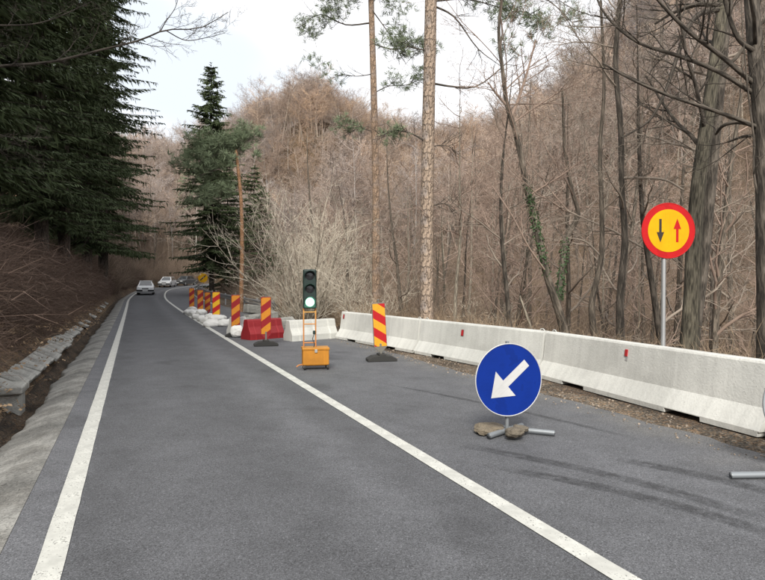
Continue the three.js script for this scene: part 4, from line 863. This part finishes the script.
{
  const r = rngOf(700), g = 'spruces on the left bank';
  const front = [[-5.6, -23], [-5.8, -29], [-4.4, -36], [-4.3, -44], [-3.4, -51], [-2.6, -58]];
  front.forEach(([x, z], i) => spruce(0, x, z, r() * 6, .92 + r() * .2, i === 5 ? 'spruce with sunlit green edge above the road bend, last on the left bank' : 'tall dark spruce in the front row on the left bank', M.spruce, g));
  const back = [[-9.5, -19], [-10, -27], [-10.5, -35], [-9.5, -43], [-10, -51], [-9, -60], [-15, -23], [-15, -33], [-15.5, -43], [-15, -54], [-12, -66], [-5.5, -70], [-7, -14], [-8, -7.5], [-9.5, -1], [-11, 5.5], [-13, -10]];
  back.forEach(([x, z]) => spruce(3, x + (r() - .5), z + (r() - .5) * 2, r() * 6, .85 + r() * .25, 'dark spruce standing deeper in the wood on the left bank', M.spruce, g));
  for (const [s, o, k, sc] of [[80, -10, 3, .8], [91, -11, 3, .75], [72, -13, 3, .9], [100, -17, 3, .7]]) { const p = onPath(s, o); spruce(k, p.x, p.z, r() * 6, sc, 'spruce on the outer side of the road bend', M.spruce, 'spruces on the left bank'); }
  for (let i = 0; i < 14; i++) { const p = onPath(74 + i * 2.6, -6.5 - r() * 7); placeTree([1, 7, 6, 3][i % 4], p.x, p.z, r() * 6, .6 + r() * .35, 'slender leafless tree on the outer bank of the road bend', 'bare trees at the bend'); }
  spruce(1, 7.5, -64.5, .5, 0.97, 'pointed spruce beside the orange pine trunk, tallest of its clump', M.spruce, 'spruces by the bend');
  spruce(2, 11.6, -59.5, 2.5, .74, 'short spruce right of the orange pine trunk', M.spruce, 'spruces by the bend');
  spruce(2, 12.6, -68.5, 3.5, .95, 'shorter spruce behind the pointed one', M.spruce, 'spruces by the bend');
  spruce(2, 9.9, -71, 1.5, .9, 'middling spruce between the taller ones by the bend', M.spruce, 'spruces by the bend');
  spruce(2, 9.2, -116, 2.2, 1.1, 'pale green conifer beyond the bend, left of the pointed spruce', M.pineGreen, 'spruces by the bend');
}
function pineCrown(B, T, r, tufts, nl = 1) { // tufts of long needles, each on its own twig
  for (const [p, rad, n] of tufts) for (let k = 0; k < n; k++) {
    const c = p.clone().addScaledVector(randDir(r), rad * Math.cbrt(r())); const ax = randDir(r).add(V(0, .5, 0)).normalize();
    T.sliver(c.clone().addScaledVector(ax, -.28), c.clone().addScaledVector(ax, .1), .008, randDir(r));
    for (let j = 0; j < 17; j++) { const e = branchOff(ax, .25 + r() * .95, r); B.kite(c, c.clone().addScaledVector(e, (.15 + r() * .13) * nl), .0085 * nl, randDir(r)); }
  }
}
function pine(label, trunkPts, r0, r1, lowMat, highMat, split, branches, tufts, seed, nl = 1, needleMat = M.pineGreen) {
  const base = trunkPts[0], t = thing('pine_tree', label, 'tree', [base[0], 0, base[2]], 0, 'pines'), r = rngOf(seed), L = p => V(p[0] - base[0], p[1], p[2] - base[2]);
  const sm = smoothLine([L([base[0], -2, base[2]]), ...trunkPts.map(L)], 48), rad = sm.map((p, i) => lerp(r0, r1, i / 48) * (1 + .05 * nz(i * .7, seed)));
  const cut = Math.round(split * 48), A = new GB(), C = new GB(); A.tube(sm.slice(0, cut + 1), rad.slice(0, cut + 1), 14); part('trunk', A.geo(), lowMat, t);
  if (cut < 48) { C.tube(sm.slice(cut), rad.slice(cut), 12); const u = part('upper_trunk', C.geo(), highMat, t); }
  const T = new GB(), B = new GB();
  for (const { pts, b0, b1 = .008 } of branches) { const s = smoothLine(pts.map(L), 12); T.tube(s, s.map((_, i) => lerp(b0, b1, i / 12)), 6); for (let k = 0; k < 9; k++) { const i = 3 + Math.floor(r() * 9); grow(T, r, s[i], branchOff(s[i].clone().sub(s[i - 1]).normalize(), .5 + r() * .5, r), .35 + r() * .5, .010, 2, { max: 3, kids: [0, 0, 4], wig: .25, up: .04, tips: 2, tipW: .004, minR: .005, slim: false }); } }
  pineCrown(B, T, r, tufts.map(([p, a, n]) => [L(p), a, n]), nl);
  part('branches', T.geo(), M.barkDark, t); part('crown', B.geo(), needleMat, t); return t;
}
// two tall pines behind the barriers and the slim one by the bend
const rp = rngOf(810);
const along = (a, b, n, jit, rad, cnt) => Array.from({ length: n }, (_, k) => { const f = (k + .5) / n; return [[lerp(a[0], b[0], f) + (rp() - .5) * jit, lerp(a[1], b[1], f) + (rp() - .5) * jit, lerp(a[2], b[2], f) + (rp() - .5) * jit], rad, cnt]; });
pine('slim pine with bare orange brown trunk behind the barriers', [[8.23, .22, -20.39], [8.2, 1.03, -20.41], [8.21, 4.69, -20.45], [8.16, 8.36, -20.52], [8.08, 12.03, -20.6], [8.02, 15.33, -20.66]], .18, .09, M.barkGrey, M.barkPineRed, .27,
  [{ pts: [[8.1, 11.2, -20.6], [7.2, 11.1, -20.9], [6.3, 11.4, -21.1], [5.6, 11.0, -21.3]], b0: .035 }, { pts: [[8.1, 12.2, -20.6], [7.0, 12.4, -20.2], [6.2, 12.1, -20]], b0: .03 }, { pts: [[8.12, 9.3, -20.5], [7.5, 9.2, -20.7], [7.0, 9.3, -20.9]], b0: .02 },
  { pts: [[8.1, 10.4, -20.5], [8.9, 10.2, -20.2], [9.6, 10.5, -20.0], [10.1, 10.2, -19.8]], b0: .03 }, { pts: [[8.1, 11.6, -20.5], [8.8, 10.7, -20.4], [9.3, 9.9, -20.4]], b0: .025 }, { pts: [[8.14, 8.6, -20.5], [8.7, 8.9, -20.4], [9.4, 9.0, -20.3], [9.9, 9.3, -20.2]], b0: .02 }, { pts: [[8.15, 7.2, -20.5], [7.6, 7.3, -20.7], [7.1, 7.0, -20.9]], b0: .015 }],
  [...along([5.6, 11.0, -21.3], [7.4, 11.9, -20.8], 12, .7, .42, 15), ...along([7.5, 12.6, -20.4], [9.4, 11.9, -20.3], 11, .9, .45, 15), ...along([8.7, 10.3, -20.2], [10.2, 10.4, -19.8], 9, .6, .38, 14), ...along([8.6, 9.0, -20.4], [10.0, 9.3, -20.2], 7, .5, .3, 11), ...along([6.9, 9.2, -20.9], [5.5, 9.6, -21], 4, .5, .3, 8), ...along([7.0, 7.2, -20.8], [7.6, 7.5, -20.7], 5, .5, .36, 12), ...along([6.2, 13.4, -20], [10, 14.5, -21], 26, 1.8, .5, 15)], 811);
pine('thick pine with pale pinkish brown trunk behind the barriers', [[7.66, .26, -15.21], [7.67, 2.58, -15.23], [7.71, 5.42, -15.25], [7.81, 9.67, -15.27], [7.88, 13.07, -15.28], [7.9, 15.5, -15.3]], .205, .15, M.barkPine, M.barkPine, 1,
  [{ pts: [[7.8, 9.5, -15.2], [8.5, 9.3, -15.2], [9.2, 8.4, -15.0], [9.9, 7.9, -14.8]], b0: .035 }, { pts: [[7.75, 7.3, -15.2], [8.4, 7.25, -15.1], [9.1, 7.3, -15.0], [9.9, 7.9, -14.9], [10.3, 8.3, -14.8]], b0: .035 }, { pts: [[7.8, 9.6, -15.2], [8.8, 9.75, -15.0], [9.9, 9.6, -14.8], [10.8, 9.4, -14.6]], b0: .03 }, { pts: [[7.7, 5.6, -15.2], [7.2, 5.85, -15.3], [6.7, 5.9, -15.4], [6.3, 5.7, -15.5]], b0: .03 }, { pts: [[7.72, 5.5, -15.2], [8.1, 5.55, -15.1], [8.4, 5.5, -15]], b0: .018 }, { pts: [[7.75, 8.2, -15.2], [7.3, 8.3, -15.4], [6.8, 8.6, -15.6]], b0: .025 }, { pts: [[7.68, 3.8, -15.2], [8.1, 3.9, -15.1], [8.35, 3.85, -15]], b0: .014 }, { pts: [[7.8, 10.2, -15.2], [9.5, 10.4, -14.6], [11, 9.8, -14.2], [12, 9.0, -14]], b0: .04 }],
  [...along([9.3, 9.9, -14.9], [11.6, 9.1, -14.2], 15, .7, .42, 16), ...along([9.6, 8.9, -14.8], [10.4, 8.3, -14.7], 4, .4, .28, 9), ...along([6.3, 5.8, -15.5], [7.1, 5.9, -15.3], 4, .35, .24, 8), ...along([6.5, 8.7, -15.6], [7.2, 8.4, -15.4], 5, .5, .3, 10), ...along([6.0, 11, -15.6], [10, 12.5, -15], 26, 2.0, .5, 14)], 813);
pine('slim pine with bright orange trunk beside the delineators near the bend', [[5.6, .69, -34.47], [5.66, 3.52, -34.48], [5.62, 6.35, -34.53], [5.37, 9.19, -34.67]], .135, .085, M.barkOrange, M.barkOrange, 1,
  [{ pts: [[5.4, 8.9, -34.6], [4.6, 9.0, -34.8], [3.8, 8.6, -35]], b0: .04 }, { pts: [[5.45, 8.3, -34.6], [4.4, 8.0, -34.5], [3.4, 7.6, -34.6], [2.9, 7.3, -34.8]], b0: .04 }, { pts: [[5.4, 9.1, -34.6], [6.0, 9.8, -34.8], [6.5, 10.2, -35]], b0: .03 }],
  [...along([2.8, 7.8, -35], [6.4, 9.9, -35], 34, 1.5, .55, 15), ...along([3.0, 9.3, -35], [5.6, 10.2, -35.2], 24, 1.1, .5, 16), ...along([3.2, 6.3, -35], [4.8, 7.3, -34.8], 14, .9, .45, 14)], 815, 1.7);
// the pale fan shaped shrub behind the traffic light, and two smaller ones
function shrubGeo(seed, h, stems, o) {
  const r = rngOf(seed), B = new GB(), T = new GB();
  for (let k = 0; k < stems; k++) {
    const a = r() * 6.28, d = V(Math.cos(a) * (.15 + r() * .75), 1, Math.sin(a) * (.15 + r() * .75)).normalize(), L = h * (.6 + r() * .5), pts = [V(Math.cos(a) * .25, -.4, Math.sin(a) * .25)], q = pts[0].clone();
    for (let i = 0; i < 6; i++) { d.addScaledVector(randDir(r), .12).addScaledVector(UP, .03).normalize(); q.addScaledVector(d, L / 6); pts.push(q.clone()); }
    T.tube(pts, pts.map((_, i) => lerp(.032, .008, i / 6) * h / 5), 5);
    for (let i = 1; i < 6; i++) for (let j = 0; j < 3; j++) grow(B, r, pts[i], branchOff(d, .3 + r() * .6, r), L * .28 * (.6 + r() * .6), .010, 1, o);
  }
  return { trunk: T.geo(), crown: B.geo() };
}
const shO = { max: 2, kids: [5, 5], wig: .2, up: .04, tips: 3, tipW: .006, minR: .005, slim: true };
const sh1 = shrubGeo(831, 5.6, 24, shO), sh2 = shrubGeo(833, 3.2, 12, shO);
for (const [g, x, z, turn, sc, label] of [[sh1, 6.3, -23.2, 0, 1, 'large pale fan shaped leafless shrub behind the traffic light'], [sh1, 8.8, -27, 2, .9, 'pale leafless shrub between the pines, behind the large fan shaped one'], [sh2, 7.6, -19.6, 1, .85, 'low pale leafless shrub at the foot of the slim pine'], [sh2, 7.2, -27.5, 3, 1, 'leafless shrub beside the guardrail, pale and dense'], [sh2, 11.5, -18.2, 2, 1.0, 'spreading leafless shrub right of the thick pine']]) {
  const t = thing('leafless_shrub', label, 'shrub', [x, groundY(x, z), z], turn, 'pale shrubs behind the barriers'); part('stems', g.trunk, M.barkPale, t); part('twigs', g.crown, M.twigPale, t); t.scale.setScalar(sc);
}

// ------------------------------------------------------------ undergrowth
function clumpGeo(seed, n, h, arch, w) {
  const r = rngOf(seed), B = new GB();
  for (let k = 0; k < n; k++) {
    const a = r() * 6.28, rr = r() * .5, p = V(Math.cos(a) * rr, -.08, Math.sin(a) * rr), b = a + (r() - .5) * 1.5, d = V(Math.cos(b) * (.2 + r() * arch), 1, Math.sin(b) * (.2 + r() * arch)).normalize(), L = h * (.45 + r() * .75), pts = [p.clone()], s = 4;
    for (let i = 0; i < s; i++) { d.add(V(0, -arch * .32, 0)).addScaledVector(randDir(r), .3).normalize(); p.addScaledVector(d, L / s); pts.push(p.clone()); }
    B.tube(pts, [w, w * .85, w * .7, w * .5, w * .25], 3);
    for (let i = 1; i < 5; i++) if (r() < .75) { const e = branchOff(d, .5 + r() * .7, r); B.sliver(pts[i], pts[i].clone().addScaledVector(e, L * (.12 + r() * .22)), w * .7, randDir(r)); }
  }
  return B.geo();
}
function scatter(name, label, category, geo, mat, N, seed, pick, tint) {
  const r = rngOf(seed), im = new THREE.InstancedMesh(geo, mat, N), m = new THREE.Matrix4(), q = new THREE.Quaternion();
  im.name = numbered(name); im.userData = { kind: 'stuff', label, category };
  for (let i = 0; i < N; i++) { const [x, z, s] = pick(r); m.compose(V(x, groundY(x, z), z), q.setFromAxisAngle(UP, r() * 6.3), V(s, s * (.8 + r() * .5), s)); im.setMatrixAt(i, m); im.setColorAt(i, tint(r)); }
  im.castShadow = im.receiveShadow = true; scene.add(im);
}
const leafGeo = (() => { const B = new GB(), r = rngOf(861); for (let k = 0; k < 26; k++) { const p = V((r() - .5) * 1.0, .01 + r() * .03, (r() - .5) * 1.0), e = randDir(r); e.y *= .35; e.normalize(); B.kite(p, p.clone().addScaledVector(e, .05 + r() * .05), .018 + r() * .012, randDir(r)); } return B.geo(); })();
const bramble = clumpGeo(841, 60, 1.3, .9, .006), stalks = clumpGeo(843, 80, 1.25, .42, .0055), thicket = clumpGeo(845, 70, 2.4, .35, .007);
const leafMat = std(col(0.32, 0.235, 0.16), { roughness: 1 }), thicketMat = std(col(0.28, 0.22, 0.175), { roughness: 1 });
scatter('leaf_litter', 'fallen brown leaves strewn over the foot of the left bank and ditch', 'leaves', leafGeo, leafMat, 700, 863, r => { const s = 7 + Math.pow(r(), 1.3) * 34, d = 1.25 + Math.pow(r(), .9) * 3.6, p = onPath(s, -3.2 - d); return [p.x, p.z, .7 + r() * .5]; }, r => { const v = .4 + r() * 1.1; return col(v * 1.05, v, v * .9); });
scatter('leaf_litter', 'fallen tan leaves and twigs on the slope just behind the barriers', 'leaves', leafGeo, leafMat, 900, 865, r => { const z = -3 - r() * 22, x = 7.1 + r() * 6; return [x, z, .8 + r() * .6]; }, r => { const v = .5 + r() * .8; return col(v * 1.05, v, v * .9); });
scatter('brambles', 'dark brown leafless brambles covering the left bank', 'brambles', bramble, std(col(0.14, 0.10, 0.082), { roughness: 1 }), 4200, 851, r => { const s = 8 + Math.pow(r(), 1.15) * 80, d = 1.7 + Math.pow(r(), .9) * 8, p = onPath(s, -3.14 - d); return [p.x, p.z, (.6 + r() * 1.0) * smooth(.6, 3.2, d)]; }, r => { const v = .6 + r() * .9; return col(v * 1.04, v, v * .95); });
scatter('dry_stalks', 'tan dry grass and bramble stalks on the slope behind the barriers', 'dry grass', stalks, std(col(0.34, 0.26, 0.19), { roughness: 1 }), 1500, 853, r => { const a = (6 + r() * 56) * Math.PI / 180, d = 9 + Math.pow(r(), .8) * 40; let x = Math.sin(a) * d, z = -Math.cos(a) * d; if (x < 7.7) x = 7.7 + r() * 5; return [x, z, .4 + r() * .6]; }, r => { const v = .6 + r() * .7; return col(v, v * .97, v * .9); });
scatter('thicket', 'brown thicket of leafless bushes in the wood below the hill', 'thicket', thicket, thicketMat, 1150, 855, r => { const a = (2 + r() * 60) * Math.PI / 180, d = 18 + Math.pow(r(), .8) * 60; let x = Math.sin(a) * d, z = -Math.cos(a) * d; const n = nearPath(x, z); if (n.off < 6.5) { const p = onPath(n.s, 6.5 + r() * 8); x = p.x; z = p.z; } return [x, z, .6 + r() * .8]; }, r => { const v = .55 + r() * .8; return col(v, v * .97, v * .93); });
scatter('thicket', 'dark thicket under the trees beyond the road bend', 'thicket', thicket, thicketMat, 620, 857, r => { const s = 62 + r() * 66, p = onPath(s, -4.9 - Math.pow(r(), 1.4) * 16); return [p.x, p.z, .6 + r() * 1.0]; }, r => { const v = .55 + r() * .8; return col(v, v * .97, v * .93); });

renderer.render(scene, camera);
